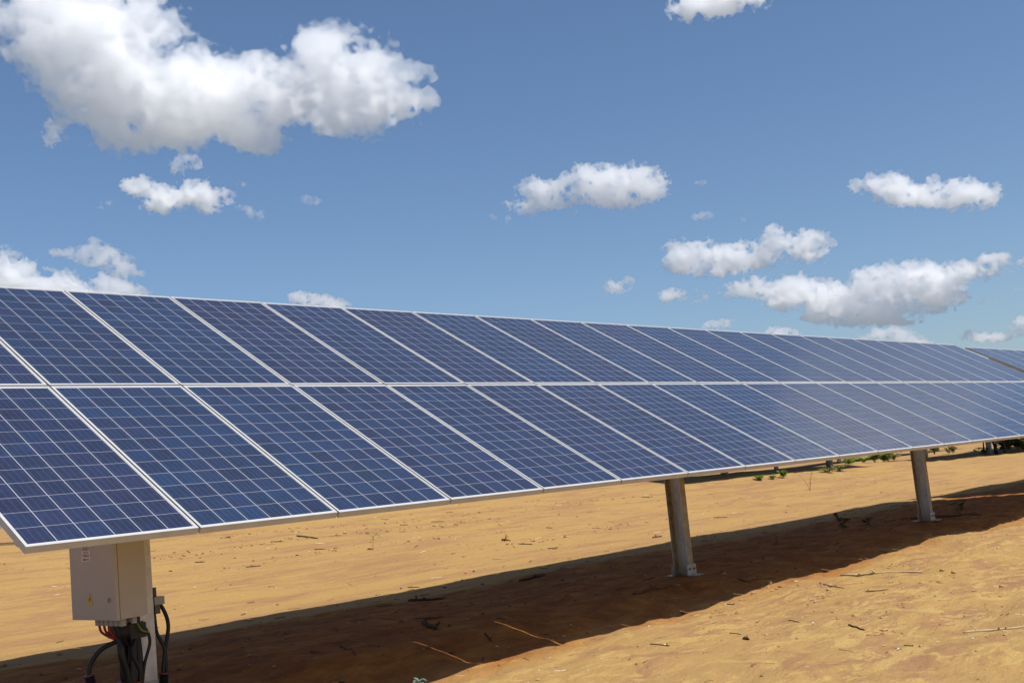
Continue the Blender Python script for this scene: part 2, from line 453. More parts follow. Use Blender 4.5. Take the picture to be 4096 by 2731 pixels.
def post_mesh(hgt):
    """C-section steel pile, opening towards -x; origin at ground level, web at x=0"""
    b, d, t = .107, .20, .006
    m = MB()
    out = [(0, -d/2), (-b, -d/2), (-b, -d/2+t), (-t, -d/2+t), (-t, d/2-t), (-b, d/2-t), (-b, d/2), (0, d/2)]
    m.prism(out, -.4, hgt)
    return m
def make_post(hgt, parent=None, detail=True, plain=False):
    p = post_mesh(hgt).build('post', [M['galv'], M['bounce_brown']], parent)
    for f in p.data.polygons if not plain else ():
        if abs(f.normal.y) > .5: f.material_index = 1     # flange faces browned: dim warm light off the sand painted in
    if detail:
        for s in (-1, 1):
            f = MB()
            y = s*(.10+.0035)
            f.box(-.145, .035, y-.003, y+.003, .012, .135)
            f.box(-.145, .035, min(y, y+s*.10)+(.0031 if s > 0 else 0), max(y, y+s*.10)-(.0031 if s < 0 else 0), .012, .018)
            c = f.build('foot_bracket', M['bracket'], p)
            for bx in (-.10, -.012):
                g = MB(); g.tube([(bx, y+s*.002, .085), (bx, y+s*.016, .085)], .013, 6)
                g.build('bolt', M['bolt'], c)
            # c is a sub-part; bolts join it
        sl = MB()
        sl.box(-.060, -.050, .0930, .0939, .25, hgt-.15)
        sl.build('slot_strip', M['slots'], p)
    return p

def tracker(x0, ncol, posts, label, tilt, y0=0.0, zs=ZS, detailed=True):
    root = empty('solar_tracker', (x0, y0, zs))
    tag(root, label, 'solar array', 'solar trackers in rows on the sandy ground')
    ct, stt = math.cos(tilt), math.sin(tilt)
    off = -.155
    ty, tz = -stt*off, ct*off
    L = ncol*PITCH
    if detailed:
        for j in range(ncol):
            for row in (0, 1): add_panel(root, j, row, tilt)
        r = MB()
        Mx = Matrix.Rotation(tilt, 4, 'X')
        rail_x = [j*PITCH for j in range(1, ncol)]+[.04, L-.04]
        for x in rail_x:
            e, dx = 1.86, 0
            if detailed and x0 == 0 and abs(x/PITCH-4.5) < .6: dx = .0225
            inner = .05 < x < L-.05
            rl = MB(); rl.box(x-.02, x+.02, (-1.22 if inner else -1.42), (e if inner else 1.42), -TH-(.052 if inner else .07), -TH-.001, Mx)
            if inner: rl.box(x-.02+dx, x+.02+dx, -e, -1.2205, -TH-.052, -TH-.001, Mx)
            rl.build('purlin', M['galv'], root)
    else:
        pm = MB(); Mx = Matrix.Rotation(tilt, 4, 'X')
        pm.box(0, L, -1.966, 1.966, -TH, 0, Mx)
        pm.build('panel_deck', M['cells2'], root)
    tb = MB()
    h = .062
    tb.box(-.12, L+.12, -h, h, -h, h, Matrix.Translation((0, ty, tz)) @ Matrix.Rotation(tilt, 4, 'X'))
    tb.build('torque_tube', M['tube'], root, bevel=.01)
    for px in posts:
        gy = y0+ty
        g = gz(px, gy)
        hgt = zs+tz-.09-g
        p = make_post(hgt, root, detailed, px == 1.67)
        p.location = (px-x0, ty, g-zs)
        bd = MB()
        bd.box(px-x0-.10, px-x0-.012, ty-.085, ty+.085, tz-.16, tz-.085)
        for s in (-1, 1):
            bd.box(px-x0-.10, px-x0-.012, ty+s*.092-.006, ty+s*.092+.006, tz-.2, tz+.09)
        bd.build('bearing', M['galv'], root)
    return root
M['cells2'] = simple_mat('blue_module_face', (.018, .028, .075), .15)

row_a = tracker(0.0, 22, (1.67, 8.468, 15.50, 21.97), 'long two-module-high solar array filling the middle of the picture', TILT)
row_b = tracker(22.84, 10, (24.6, 31.2), 'next solar array in line, beyond the end of the long one', R(30.1))
back_x = [(-6, 24, 1), (27.0, 9, 0), (38.6, 22, 0)]

def back_tracker(x0, n, posts, y0, label):
    zc = float(ground_base(x0+n*.5, y0))+2.2
    return tracker(x0, n, posts, label, TILT, y0, zc, False)
back_tracker(21.9, 12, (26.0, 32.6), 10.0, 'array of the row behind whose dark shadow and feet show under the long array')
back_tracker(38.6, 24, (40.6, 47.55, 54.5, 61), 10.0, 'array of the row behind standing on the post with hanging black cables')
back_tracker(20.0, 24, (24, 32, 40), 21.0, 'array two rows behind whose foot shows beyond the green weeds')
back_tracker(46.0, 26, (49, 56, 63, 70), 21.0, 'array two rows behind at the right edge of the far ground')
back_tracker(50.0, 40, (56, 66, 76, 86), 32.0, 'farthest array, showing only its shadow at the right edge')

# ------------------------------------------------------------------ combiner box on the first post
def text_mesh(body, size, mat, parent, loc, rot, name='lettering'):
    cu = bpy.data.curves.new(name, 'FONT'); cu.body = body; cu.size = size; cu.align_x = 'CENTER'; cu.align_y = 'CENTER'; cu.extrude = .0003
    o = bpy.data.objects.new(name, cu); COL.objects.link(o)
    bpy.context.view_layer.update()
    me = bpy.data.meshes.new_from_object(o.evaluated_get(bpy.context.evaluated_depsgraph_get()))
    bpy.data.objects.remove(o)
    t = link_mesh(name, me, mat, parent)
    t.location = loc; t.rotation_euler = rot
    return t

BX0, BX1, BY0, BY1, BZ0, BZ1 = 1.236, 1.462, -.30, .29, -1.577+ZS, -.86+ZS
def combiner():
    root = empty('combiner_box', (BX1, 0, BZ0))
    tag(root, 'light grey electrical box with warning stickers hung on the first post', 'junction box')
    def L(m, name, mat, **k):
        o = m.build(name, mat, None, **k); o.parent = root; o.matrix_parent_inverse = Matrix.Translation((-BX1, 0, -BZ0)); return o
    body = L(MB().box(BX0+.030, BX1, BY0+.004, BY1-.004, BZ0, BZ1), 'body', M['paint'], bevel=.004)
    L(MB().box(BX0+.024, BX0+.030, BY0+.012, BY1-.012, BZ0+.008, BZ1-.008), 'gasket', M['black'])
    door = L(MB().box(BX0, BX0+.024, BY0, BY1, BZ0-.004, BZ1), 'door', M['paint'], bevel=.004)
    I = Matrix.Translation((BX1, 0, BZ0)).inverted()
    def sub(m, name, mat, par, **k):
        o = m.build(name, mat, None, **k); o.parent = par; return o
    xf = BX0-.0012
    rot = (R(90), 0, R(-90))
    # danger label: white field, black band on yellow, black and red words
    cy, w = .062, .058
    z1, z0 = BZ0+.62, BZ0+.385
    lab = sub(MB().box(xf, BX0-.0002, cy-w, cy+w, z0, z1), 'danger_label', M['label'], door)
    sub(MB().box(xf-.0006, xf-.0001, cy-w, cy+w, BZ0+.522, z1), 'label_header', M['yellow'], door)
    sub(MB().box(xf-.0012, xf-.0007, cy-w+.010, cy+w-.010, BZ0+.530, z1-.010), 'label_band', M['ink'], door)
    for i, (s, mt, sz) in enumerate((('RISCO DE', 'ink', .021), ('CHOQUE', 'ink', .021), ('EL\u00c9TRICO', 'ink', .021), ('ALTA', 'redink', .025), ('TENS\u00c3O', 'redink', .025), ('1000 V CC', 'ink', .018))):
        text_mesh(s, sz, M[mt], door, (xf-.0008, cy, BZ0+.506-(0, .0195, .039, .061, .083, .108)[i]), rot)
    # triangle with a bolt
    ty, tz, a = .038, BZ0+.135, .036
    tri = MB(); Mx = Matrix.Translation((xf, ty, tz)) @ Matrix.Rotation(R(-90), 4, 'Z') @ Matrix.Rotation(R(90), 4, 'X')
    tri.prism([(-a, -a), (a, -a), (0, a*1.15)], 0, .001, Mx)
    sub(tri, 'warning_triangle', M['yellow'], door)
    bo = MB(); bo.prism([(.004, .022), (-.010, -.004), (-.001, -.003), (-.005, -.024), (.010, .003), (.001, .003)], .0012, .0018, Mx)
    sub(bo, 'bolt_symbol', M['ink'], door)
    lk = MB(); lk.tube([(BX0+.002, -.215, BZ0+.128), (BX0-.006, -.215, BZ0+.128)], .017, 16); 
    sub(lk, 'lock', M['tube'], door)
    kh = MB(); kh.box(BX0-.008, BX0-.0062, -.218, -.212, BZ0+.118, BZ0+.138); sub(kh, 'keyhole', M['ink'], door)
    # mounting brackets on to the post
    for z in (BZ0+.07, BZ1-.1):
        L(MB().box(BX1+.0005, 1.561, -.09, .22, z-.02, z+.02), 'bracket', M['galv'])
    # glands and cables under the floor of the box
    gy = [(.075-.062*i) for i in range(6)]
    for i, y in enumerate(gy):
        g = L(MB().tube([(BX0+.075, y, BZ0-.0005), (BX0+.075, y, BZ0-.014), (BX0+.075, y, BZ0-.0145), (BX0+.075, y, BZ0-.050)], [.022, .022, .0255, .0235], 10), 'cable_gland', M['gland'])
    for i, y in enumerate(gy):
        mt = M['red'] if i < 3 else M['black']
        e = (1.40+.012*i, -.06-.02*(i % 3), BZ0-.155-.012*i)
        pts = curve_pts([(BX0+.075, y, BZ0-.045), (BX0+.083, y-.02, BZ0-.10), (BX0+.12, y*.5-.07, BZ0-.145-.005*i), e], 18)
        L(MB().tube(pts, .0085, 7), 'cable', mt, smooth=True)
    for (x, y) in ((1.40, -.22), (1.44, -.10)):
        L(MB().tube([(x, y, BZ0-.0005), (x, y, BZ0-.045)], .021, 10), 'cable_gland', M['gland'])
    L(MB().box(1.385, 1.50, -.20, .10, BZ0-.15, BZ0-.052), 'cable_bundle', M['black'], bevel=.03)
    L(MB().tube(curve_pts([(1.43, -.20, BZ0-.045), (1.45, -.23, BZ0-.10), (1.52, -.20, BZ0-.125)], 12), .006, 6), 'earth_wire', M['green_cable'], smooth=True)
    # black conduits that run down to the soil, the lower lengths corrugated
    def conduit(ctrl, r, name='conduit', mat=None):
        return L(MB().tube(curve_pts(ctrl, 28), r, 10), name, mat or M['black'], smooth=True)
    g0 = gz(1.4, -.1)
    def corr(a, b, r):
        a, b = Vector(a), Vector(b); n = 26
        pts = [a.lerp(b, k/(2*n)) for k in range(2*n+1)]
        m = MB().tube(pts, [r*(1.0 if k % 2 else .84) for k in range(2*n+1)], 12)
        o = L(m, 'corrugated_pipe', M['black'])
        rm = MB().tube([a-(b-a).normalized()*.004, a+(b-a).normalized()*.006], r*1.04, 12); L(rm, 'pipe_rim', M['orange'])
        return o
    conduit([(1.42, -.05, BZ0-.14), (1.41, -.05, BZ0-.26), (1.40, -.06, BZ0-.40), (1.44, -.05, BZ0-.56)], .028)
    conduit([(1.36, -.12, BZ0-.13), (1.345, -.14, BZ0-.24), (1.39, -.13, BZ0-.40), (1.41, -.14, BZ0-.56)], .026)
    conduit([(1.48, -.10, BZ0-.10), (1.475, -.13, BZ0-.3), (1.465, -.13, BZ0-.56)], .027)
    conduit([(1.36, -.10, BZ0-.15), (1.26, -.03, BZ0-.20), (1.20, .01, BZ0-.29), (1.185, .01, BZ0-.385)], .016)
    corr((1.185, .01, BZ0-.355), (1.25, -.03, BZ0-.70), .036)
    corr((1.405, -.11, BZ0-.435), (1.415, -.10, g0-.08), .085)
    conduit([(1.44, -.13, BZ0-.13), (1.425, -.14, BZ0-.28), (1.415, -.14, BZ0-.5)], .030)
    conduit([(1.505, -.06, BZ0-.10), (1.50, -.06, BZ0-.3), (1.49, -.08, BZ0-.56)], .026)
    conduit([(1.46, -.02, BZ0-.10), (1.47, -.02, BZ0-.3), (1.44, -.04, BZ0-.56)], .030)
    conduit([(1.40, .02, BZ0-.12), (1.385, -.06, BZ0-.22), (1.43, -.16, BZ0-.36), (1.41, -.12, BZ0-.56)], .015)
    conduit([(1.47, -.16, BZ0-.10), (1.41, -.17, BZ0-.24), (1.455, -.17, BZ0-.38), (1.44, -.15, BZ0-.56)], .014)
    conduit([(1.50, -.14, BZ0-.05), (1.545, -.16, BZ0-.18), (1.50, -.15, BZ0-.34), (1.47, -.13, BZ0-.56)], .011)
    conduit([(1.345, -.14, BZ0-.15), (1.34, -.15, BZ0-.26), (1.39, -.13, BZ0-.33)], .006, 'earth_wire', M['green_cable'])
    # cable loop hanging on the far side of the post
    conduit([(1.70, .03, BZ0+.06), (1.745, .0, BZ0+.01), (1.775, -.02, BZ0-.12), (1.735, -.02, BZ0-.30), (1.70, -.03, BZ0-.46)], .014)
    conduit([(1.70, .03, BZ0-.03), (1.695, .0, BZ0-.16), (1.735, -.02, BZ0-.28), (1.735, -.03, BZ0-.46)], .013)
    corr((1.715, -.03, BZ0-.44), (1.66, -.05, BZ0-.78), .036)
    L(MB().box(1.675, 1.752, -.03, .05, BZ0+.030, BZ0+.085), 'cable_clamp', M['gland'], bevel=.004)
    L(MB().box(1.675, 1.715, -.03, .05, BZ0-.03, BZ0+.027), 'cable_clamp', M['bolt'], bevel=.004)
    L(MB().tube([(1.70, .01, BZ0+.086), (1.70, .01, BZ0+.15)], .014, 8), 'cable_clamp', M['bolt'])
    return root
combiner()

pp = curve_pts([(-3.0, .1, 1.34), (-1.0, .1, 1.26), (.677, .1, 1.225), (.79, .1, 1.203), (1.10, .1, 1.16), (1.243, .12, 1.15)], 30)
o = MB().tube(pp, .0085, 8).build('cable', M['cable_white'], None, True)
tag(o, 'thin white cable coming in from the left behind the panel corner', 'cable')

# dark cables on the far post
def far_cables():
    x, y = 47.45, 10.05
    g = gz(x, y)
    root = empty('cable_conduit', (x, y, g))
    tag(root, 'black cable pipes looping down beside a far post', 'cable')
    def L(m, n, mat): 
        ob = m.build(n, mat, root, True); return ob
    L(MB().tube(curve_pts([(.1, -.13, .95), (-.3, -.1, .85), (-.62, -.05, .65), (-.66, 0, .3), (-.55, 0, -.1)], 20), .03, 8), 'pipe', M['black'])
    L(MB().tube(curve_pts([(.05, -.16, 1.1), (.1, -.16, .7), (.14, -.16, .4)], 12), .05, 8), 'pipe', M['black'])
    L(MB().tube([(.16, -.2, .42), (.2, -.2, -.1)], .08, 10), 'pipe_sleeve', M['black'])
    L(MB().tube(curve_pts([(.1, -.2, 1.0), (.55, -.3, .75), (.8, -.35, .5), (.85, -.35, -.1)], 20), .03, 8), 'pipe', M['black'])
far_cables()

# ------------------------------------------------------------------ sticks, stones, scraps
def stick(name, a, b, r, mat, label, group=None, knob=0, lift=.6):
    rnd = random.Random(hash((round(a[0]*1000), round(a[1]*1000))) & 0xffff)
    A, B = Vector((a[0], a[1], 0)), Vector((b[0], b[1], 0))
    base = Vector((a[0], a[1], gz(*a)))
    n = 9
    pts, rad = [], []
    L_ = (B-A).length
    nrm = Vector((-(B-A).y, (B-A).x, 0)).normalized()
    for k in range(n+1):
        t = k/n
        p = A.lerp(B, t)+nrm*rnd.uniform(-.018, .018)*L_*(0 < k < n)
        p.z = gz(p.x, p.y)*.5+(gz(*a)*(1-t)+gz(*b)*t)*.5+r*lift+rnd.uniform(0, .2)*r
        pts.append(p-base)
        rad.append(r*(1-.35*t)*rnd.uniform(.85, 1.12)*(.55 if k in (0, n) else 1))
    m = MB().tube(pts, rad, 7)
    for q in range(knob):
        k = rnd.randint(2, n-1)
        d = Vector((rnd.uniform(-1, 1), rnd.uniform(-1, 1), rnd.uniform(.3, 1))).normalized()
        m.tube([pts[k], pts[k]+d*r*2.0, pts[k]+d*r*rnd.uniform(2.6, 4)], [r*.7, r*.5, r*.3], 6)
    o = m.build(name, mat, None, True)
    o.location = base
    return tag(o, label, 'stick', group)
GS = 'sticks and twigs lying on the sand'
pale = [
 ((9.574, -1.243), (9.64, -2.174), .0185, 'thick pale peeled branch lying just outside the edge of the shadow', 3),
 ((5.99, -3.948), (6.252, -4.333), .0095, 'knobbly bleached branch running out of the right edge of the photo', 4),
 ((24.164, 2.645), (24.919, 2.608), .014, 'whitish stick behind the farther post where light splits the shadow', 1),
 ((18.068, 5.246), (18.552, 5.198), .0133, 'short pale log on the sunlit road right of the middle post', 0),
 ((9.208, 8.01), (9.466, 8.006), .0064, 'small pale curved twig beside a broken brown branch', 0),
 ((5.095, -3.391), (4.995, -3.547), .0039, 'thin pale twig on the sand near the bottom edge', 1)]
for a, b, r, lab, kn in pale:
    stick('branch' if r > .009 else 'twig', a, b, r, M['pale_wood'], lab, GS, kn)
dark = [
 ((8.728,-1.408),(8.253,-1.927),.0057,'bent dark twig in the sun left of the thick pale branch'),
 ((6.099,-2.99),(5.85,-3.242),.0076,'straight grey stick alone on open sand at lower right'),
 ((8.008,-2.258),(8.123,-2.449),.0052,'dark twig below the middle of the thick pale branch'),
 ((4.906,.835),(5.017,.544),.0061,'long black twig in the shadow above the broken stump'),
 ((3.598,.364),(3.308,-.184),.0077,'slanting black stick in the lower left part of the shadow'),
 ((4.609,-.353),(4.511,-.52),.0089,'short black stick in the shadow at the upper end of a thin light line'),
 ((5.065,-.067),(5.08,-.179),.0047,'small black twig in the middle of the shadow right of the long twig'),
 ((8.566,-.678),(8.855,-.81),.0058,'dark twig at the shadow edge right of the middle post foot'),
 ((8.493,-.553),(8.478,-.737),.0058,'brown twig in the shade beside the middle post foot'),
 ((7.469,-1.02),(7.486,-1.094),.0053,'short dark twig just outside the shadow below the middle post'),
 ((4.92,-1.859),(4.961,-2.017),.0062,'grey twig on yellow sand at bottom centre'),
 ((5.637,-2.157),(5.585,-2.301),.0043,'thin brown twig above the dark wood chunk'),
 ((5.271,-3.802),(5.247,-3.881),.0039,'tiny dark twig lowest on the right-hand sand'),
 ((6.347,-2.315),(6.245,-2.476),.0046,'thin twig on open sand left of the straight grey stick'),
 ((6.566,7.099),(6.7,7.053),.0075,'short brown stick on the road nearest the grey box'),
 ((6.95,6.427),(7.177,6.389),.0074,'straight brown stick on the road below the broken branch'),
 ((9.033,7.949),(9.179,7.59),.0148,'broken brown branch on the road close under the panel edge'),
 ((8.425,7.739),(8.557,7.688),.0082,'dark forked twig just left of the broken brown branch'),
 ((8.547,6.898),(8.718,6.807),.0080,'bent dark twig left of the little green sprout'),
 ((11.614,5.425),(11.741,5.221),.0084,'dark brown stick on the road below the tyre lug marks'),
 ((11.578,4.766),(11.763,4.72),.0082,'brown twig on the road halfway from the tyre marks to the shadow'),
 ((11.298,7.923),(11.462,7.885),.0068,'small dark twig on the road above the sprout'),
 ((12.053,7.902),(12.278,7.8),.0070,'thin dark twig close under the panel edge above the tyre marks'),
 ((7.639,3.87),(7.604,3.612),.0059,'thin dark twig crossing the far edge of the shadow'),
 ((13.377,6.289),(13.452,6.199),.0069,'tiny dark twig right of the tyre marks'),
 ((15.95,.55),(16.95,-.25),.022,'dark branch lying behind the foot of the farther post'),
 ((17.347,5.227),(17.576,5.036),.0078,'dark twig lying in front of the short pale log'),
 ((18.952,8.083),(19.157,7.977),.0087,'dark twig on the road under the panel edge beside the middle post')]
for a, b, r, lab in dark:
    stick('twig', a, b, r*1.1, M['dark_wood'], lab, GS, random.choice((0, 1, 1)))
logs = [
 ((6.387,2.522),(6.662,2.188),.0192,'charred log with a root end near the far shadow edge, nearer the grey box'),
 ((8.044,2.275),(8.463,2.196),.0174,'dark log in the shadow, left of the middle post and beyond its foot'),
 ((7.194,-.069),(7.602,-.122),.0176,'brown log lying in the shadow beside the middle post foot'),
 ((4.683,.498),(4.467,.087),.0237,'broken stump piece in the middle of the shadow'),
 ((13.69,4.182),(13.947,4.165),.0176,'brown log on the road at the far shadow edge left of the middle post'),
 ((11.663,5.838),(11.793,5.752),.0214,'dark wood chunk beside the tyre lug marks'),
 ((5.406,-2.419),(5.348,-2.511),.0110,'dark wood chunk on the sand at bottom right of centre')]
for i, (a, b, r, lab) in enumerate(logs):
    stick('log', a, b, r, M['brown_wood'] if i in (2, 4, 5) else M['dark_wood'], lab, GS, 2)

def stone(x, y, r, label, mat):
    bm = bmesh.new(); bmesh.ops.create_icosphere(bm, subdivisions=2, radius=r)
    rs = random.Random(int(x*1000))
    sx, sy, sz = rs.uniform(.9, 1.35), rs.uniform(.8, 1.1), rs.uniform(.6, .8)
    for v in bm.verts:
        k = 1+.28*vnoise(np.array(v.co.x/r*1.3+x*7), np.array(v.co.y/r*1.3+v.co.z/r*1.9+y*5))
        v.co = Vector((v.co.x*sx, v.co.y*sy, v.co.z*sz))*float(k)
    me = bpy.data.meshes.new('stone'); bm.to_mesh(me); bm.free()
    o = link_mesh('stone', me, mat, None, True)
    o.location = (x, y, gz(x, y)+r*.35)
    return tag(o, label, 'stone', 'stones lying on the sand')
for x, y, r, lab in [
 (8.525,-.926,.0313,'round yellow stone at the shadow edge right of the middle post'),
 (7.499,-1.979,.0127,'small pale stone on open sand below the round yellow stone'),
 (8.158,-1.794,.0215,'crumbly clod left of the bent dark twig'),
 (9.617,-2.402,.0292,'clod lying past the thin end of the thick pale branch'),
 (9.509,-2.564,.0231,'smaller clod right of the one at the pale branch end'),
 (8.568,-3.368,.0237,'brown clod near the right edge above the bleached branch'),
 (5.757,-4.335,.0139,'dark small stone below the bleached branch at the right edge'),
 (6.37,-2.761,.0112,'little yellow stone above the straight grey stick'),
 (7.025,-1.162,.0102,'little pale stone just outside the shadow below the middle post')]:
    stone(x, y, r, lab, M['stone'])
def scrap(x, y, s, label):
    m = MB(); rs = random.Random(int(x*100))
    pts = [(s*math.cos(a)*rs.uniform(.6, 1.1)*1.6, s*math.sin(a)*rs.uniform(.5, 1)) for a in np.linspace(0, 2*math.pi, 8)[:-1]]
    m.prism(pts, 0, .004)
    o = m.build('scrap', M['pink']); o.location = (x, y, gz(x, y)+.012); o.rotation_euler = (.35, .1, rs.uniform(0, 3))
    tag(o, label, 'litter')

scrap(8.891, 4.021, .022, 'small pink scrap on the road at the far shadow edge, nearer the grey box')
scrap(19.093, 4.538, .024, 'small pink scrap on the road behind the middle post')

# ------------------------------------------------------------------ loose crumbs: nobody could count them
def litter():
    rs = np.random.default_rng(3)
    bm = bmesh.new()
    def crumb(x, y, r, mi, flat=.7):
        z = gz(x, y)+r*.2
        n = 5
        a0 = rs.uniform(0, 6.28)
        el = rs.uniform(.6, 1.8)
        ca, sa = math.cos(a0), math.sin(a0)
        def P(u, v, w):
            u *= el
            return bm.verts.new((x+(u*ca-v*sa)*r, y+(u*sa+v*ca)*r, z+w*r*flat))
        ring = [P(math.cos(k*2*math.pi/n)*rs.uniform(.7, 1.1), math.sin(k*2*math.pi/n)*rs.uniform(.7, 1.1), rs.uniform(-.2, .3)) for k in range(n)]
        top = P(rs.uniform(-.2, .2), rs.uniform(-.2, .2), rs.uniform(.7, 1.1))
        for k in range(n):
            bm.faces.new((ring[k], ring[(k+1) % n], top)).material_index = mi
    def chip(x, y, l, r, mi):
        a = rs.uniform(0, 6.28) if rs.random() < .5 else rs.normal(0, .4)
        m = 4
        pts = []
        for k in range(m):
            t = k/(m-1)-.5
            px = x+math.cos(a)*l*t+rs.normal(0, l*.06); py = y+math.sin(a)*l*t+rs.normal(0, l*.06)
            pts.append((px, py, gz(px, py)+r*.9))
        rings = []
        for (px, py, pz) in pts:
            nx_, ny_ = -math.sin(a), math.cos(a)
            rings.append([bm.verts.new((px+nx_*r, py+ny_*r, pz)), bm.verts.new((px, py, pz+r)), bm.verts.new((px-nx_*r, py-ny_*r, pz))])
        for A, B in zip(rings, rings[1:]):
            for k in range(2):
                bm.faces.new((A[k], B[k], B[k+1], A[k+1])).material_index = mi
    # near sand
    for _ in range(600):
        x, y = rs.uniform(3, 17), rs.uniform(-5, -.6)
        crumb(x, y, abs(rs.normal(0, .007))+.003, rs.choice([0, 0, 0, 0, 0, 1, 1, 1, 2]))
    for _ in range(26):                                                  # clusters of clods
        cx, cy = rs.uniform(5.5, 14), rs.uniform(-3.4, -.9)
        for _ in range(rs.integers(6, 20)):
            crumb(cx+rs.normal(0, .16), cy+rs.normal(0, .09), abs(rs.normal(0, .009))+.004, rs.choice([0, 0, 1]))
    # strip in the shade
    for _ in range(1400):
        x, y = rs.uniform(1, 22), rs.uniform(-1, 3.2)
        crumb(x, y, abs(rs.normal(0, .012))+.004, rs.choice([0, 1, 1, 3]))
    # road behind
    for _ in range(1100):
        x = rs.uniform(4, 30); y = rs.uniform(3.2, 9)
        crumb(x, y, abs(rs.normal(0, .007))+.004, rs.choice([0, 0, 0, 1, 1, 2, 3]))
    for _ in range(260):
        x = rs.uniform(3, 30); y = rs.uniform(3.2, 9.2)
        chip(x, y, rs.uniform(.04, .16), rs.uniform(.003, .007), rs.choice([3, 3, 1, 2]))
    for _ in range(150):
        chip(rs.uniform(3.5, 14), rs.uniform(-4.6, -.8), rs.uniform(.02, .08), rs.uniform(.0015, .004), rs.choice([3, 1, 2]))
    for _ in range(60):
        chip(rs.uniform(1, 22), rs.uniform(-.9, 3.3), rs.uniform(.05, .22), rs.uniform(.003, .009), 3)
    # raked-up crumbs along old wheel marks
    for (y0, x0, x1, n) in ((7.6, 6, 13, 240), (6.6, 6.5, 14, 130), (8.3, 8, 20, 220), (5.6, 11, 17, 120)):
        for _ in range(n):
            x = rs.uniform(x0, x1)
            crumb(x, y0+.15*math.sin(x*.9)+rs.normal(0, .07), abs(rs.normal(0, .013))+.004, rs.choice([0, 0, 1]))
    me = bpy.data.meshes.new('ground_litter'); bmesh.ops.recalc_face_normals(bm, faces=bm.faces); bm.to_mesh(me); bm.free()
    pale = simple_mat('pale_chip', (.50, .42, .32), .8, 0, .2)
    soil = simple_mat('soil_crumb', (.36, .20, .08), .95, 0, .2)
    brown = simple_mat('brown_crumb', (.20, .10, .04), .95, 0, .2)
    o = link_mesh('ground_litter', me, [soil, brown, pale, M['dark_wood']])
    tag(o, 'crumbs of soil, wood chips and small flakes strewn over the sand', kind='stuff')
litter()

# ------------------------------------------------------------------ plants
def plant(x, y, h, w, nst, nleaf, ls, mat, label, group, lean=(0, 0), name='weed', upright=.5, stem='dry', lw=.45):
    rs = random.Random(int(abs(x)*977+abs(y)*131))
    root = empty(name, (x, y, gz(x, y)))
    tag(root, label, 'plant', group)
    st, fo = MB(), bmesh.new()
    for i in range(nst):
        a = 6.283*i/nst+rs.uniform(-.5, .5)
        k = rs.uniform(.35, 1)
        hh = h*rs.uniform(.6, 1.0)
        tip = Vector((math.cos(a)*w*k+lean[0], math.sin(a)*w*k+lean[1], hh))
        pts = curve_pts([(0, 0, -.03), (tip.x*.25, tip.y*.25, hh*.45), (tip.x*.65, tip.y*.65, hh*.85), tip], 9)
        st.tube(pts, [max(.0012, h*.011*(1-.7*q/len(pts))) for q in range(len(pts))], 5)
        for j in range(nleaf):
            t = rs.uniform(.25, 1.0)
            p = pts[min(len(pts)-1, int(t*(len(pts)-1)))]
            b = rs.uniform(0, 6.283)
            d = Vector((math.cos(b), math.sin(b), rs.uniform(-.25, .7)*upright*2)).normalized()
            s = ls*rs.uniform(.6, 1.25)
            sd = d.cross(Vector((0, 0, 1))).normalized()*s*lw
            up = sd.cross(d).normalized()*s*.12
            p0 = p+d*s*.12
            v = [fo.verts.new(q) for q in (p0, p0+d*s*.3+sd*.85+up, p0+d*s*.7+sd*.7+up, p0+d*s*1.05, p0+d*s*.7-sd*.7+up, p0+d*s*.3-sd*.85+up)]
            m0 = fo.verts.new(p0+d*s*.5-up*.3)
            for q in range(6):
                fo.faces.new((v[q], v[(q+1) % 6], m0))
    st.build('stem', M[stem], root)
    me = bpy.data.meshes.new('foliage'); fo.to_mesh(me); fo.free()
    link_mesh('foliage', me, M[mat], root)
    return root
GP = 'green weeds growing on the sand'
plant(9.281, 6.378, .27, .03, 1, 9, .055, 'leaf', 'tiny lone green sprout on the road below the panel edge', GP, (.04, .0), name='seedling')
plant(3.03, -1.15, .13, .06, 5, 4, .045, 'leaf_blue', 'blue-green seedling at the bottom edge on the border of the shadow', GP, (.04, -.02), name='seedling')
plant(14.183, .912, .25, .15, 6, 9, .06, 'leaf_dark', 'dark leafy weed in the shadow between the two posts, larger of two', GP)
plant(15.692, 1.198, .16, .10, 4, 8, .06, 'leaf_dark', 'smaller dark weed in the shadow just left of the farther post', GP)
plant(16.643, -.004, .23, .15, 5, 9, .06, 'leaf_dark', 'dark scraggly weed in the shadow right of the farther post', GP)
plant(19.6, 1.9, .15, .09, 4, 8, .05, 'leaf', 'small green weed in shade at the right edge beyond the farther post', GP)
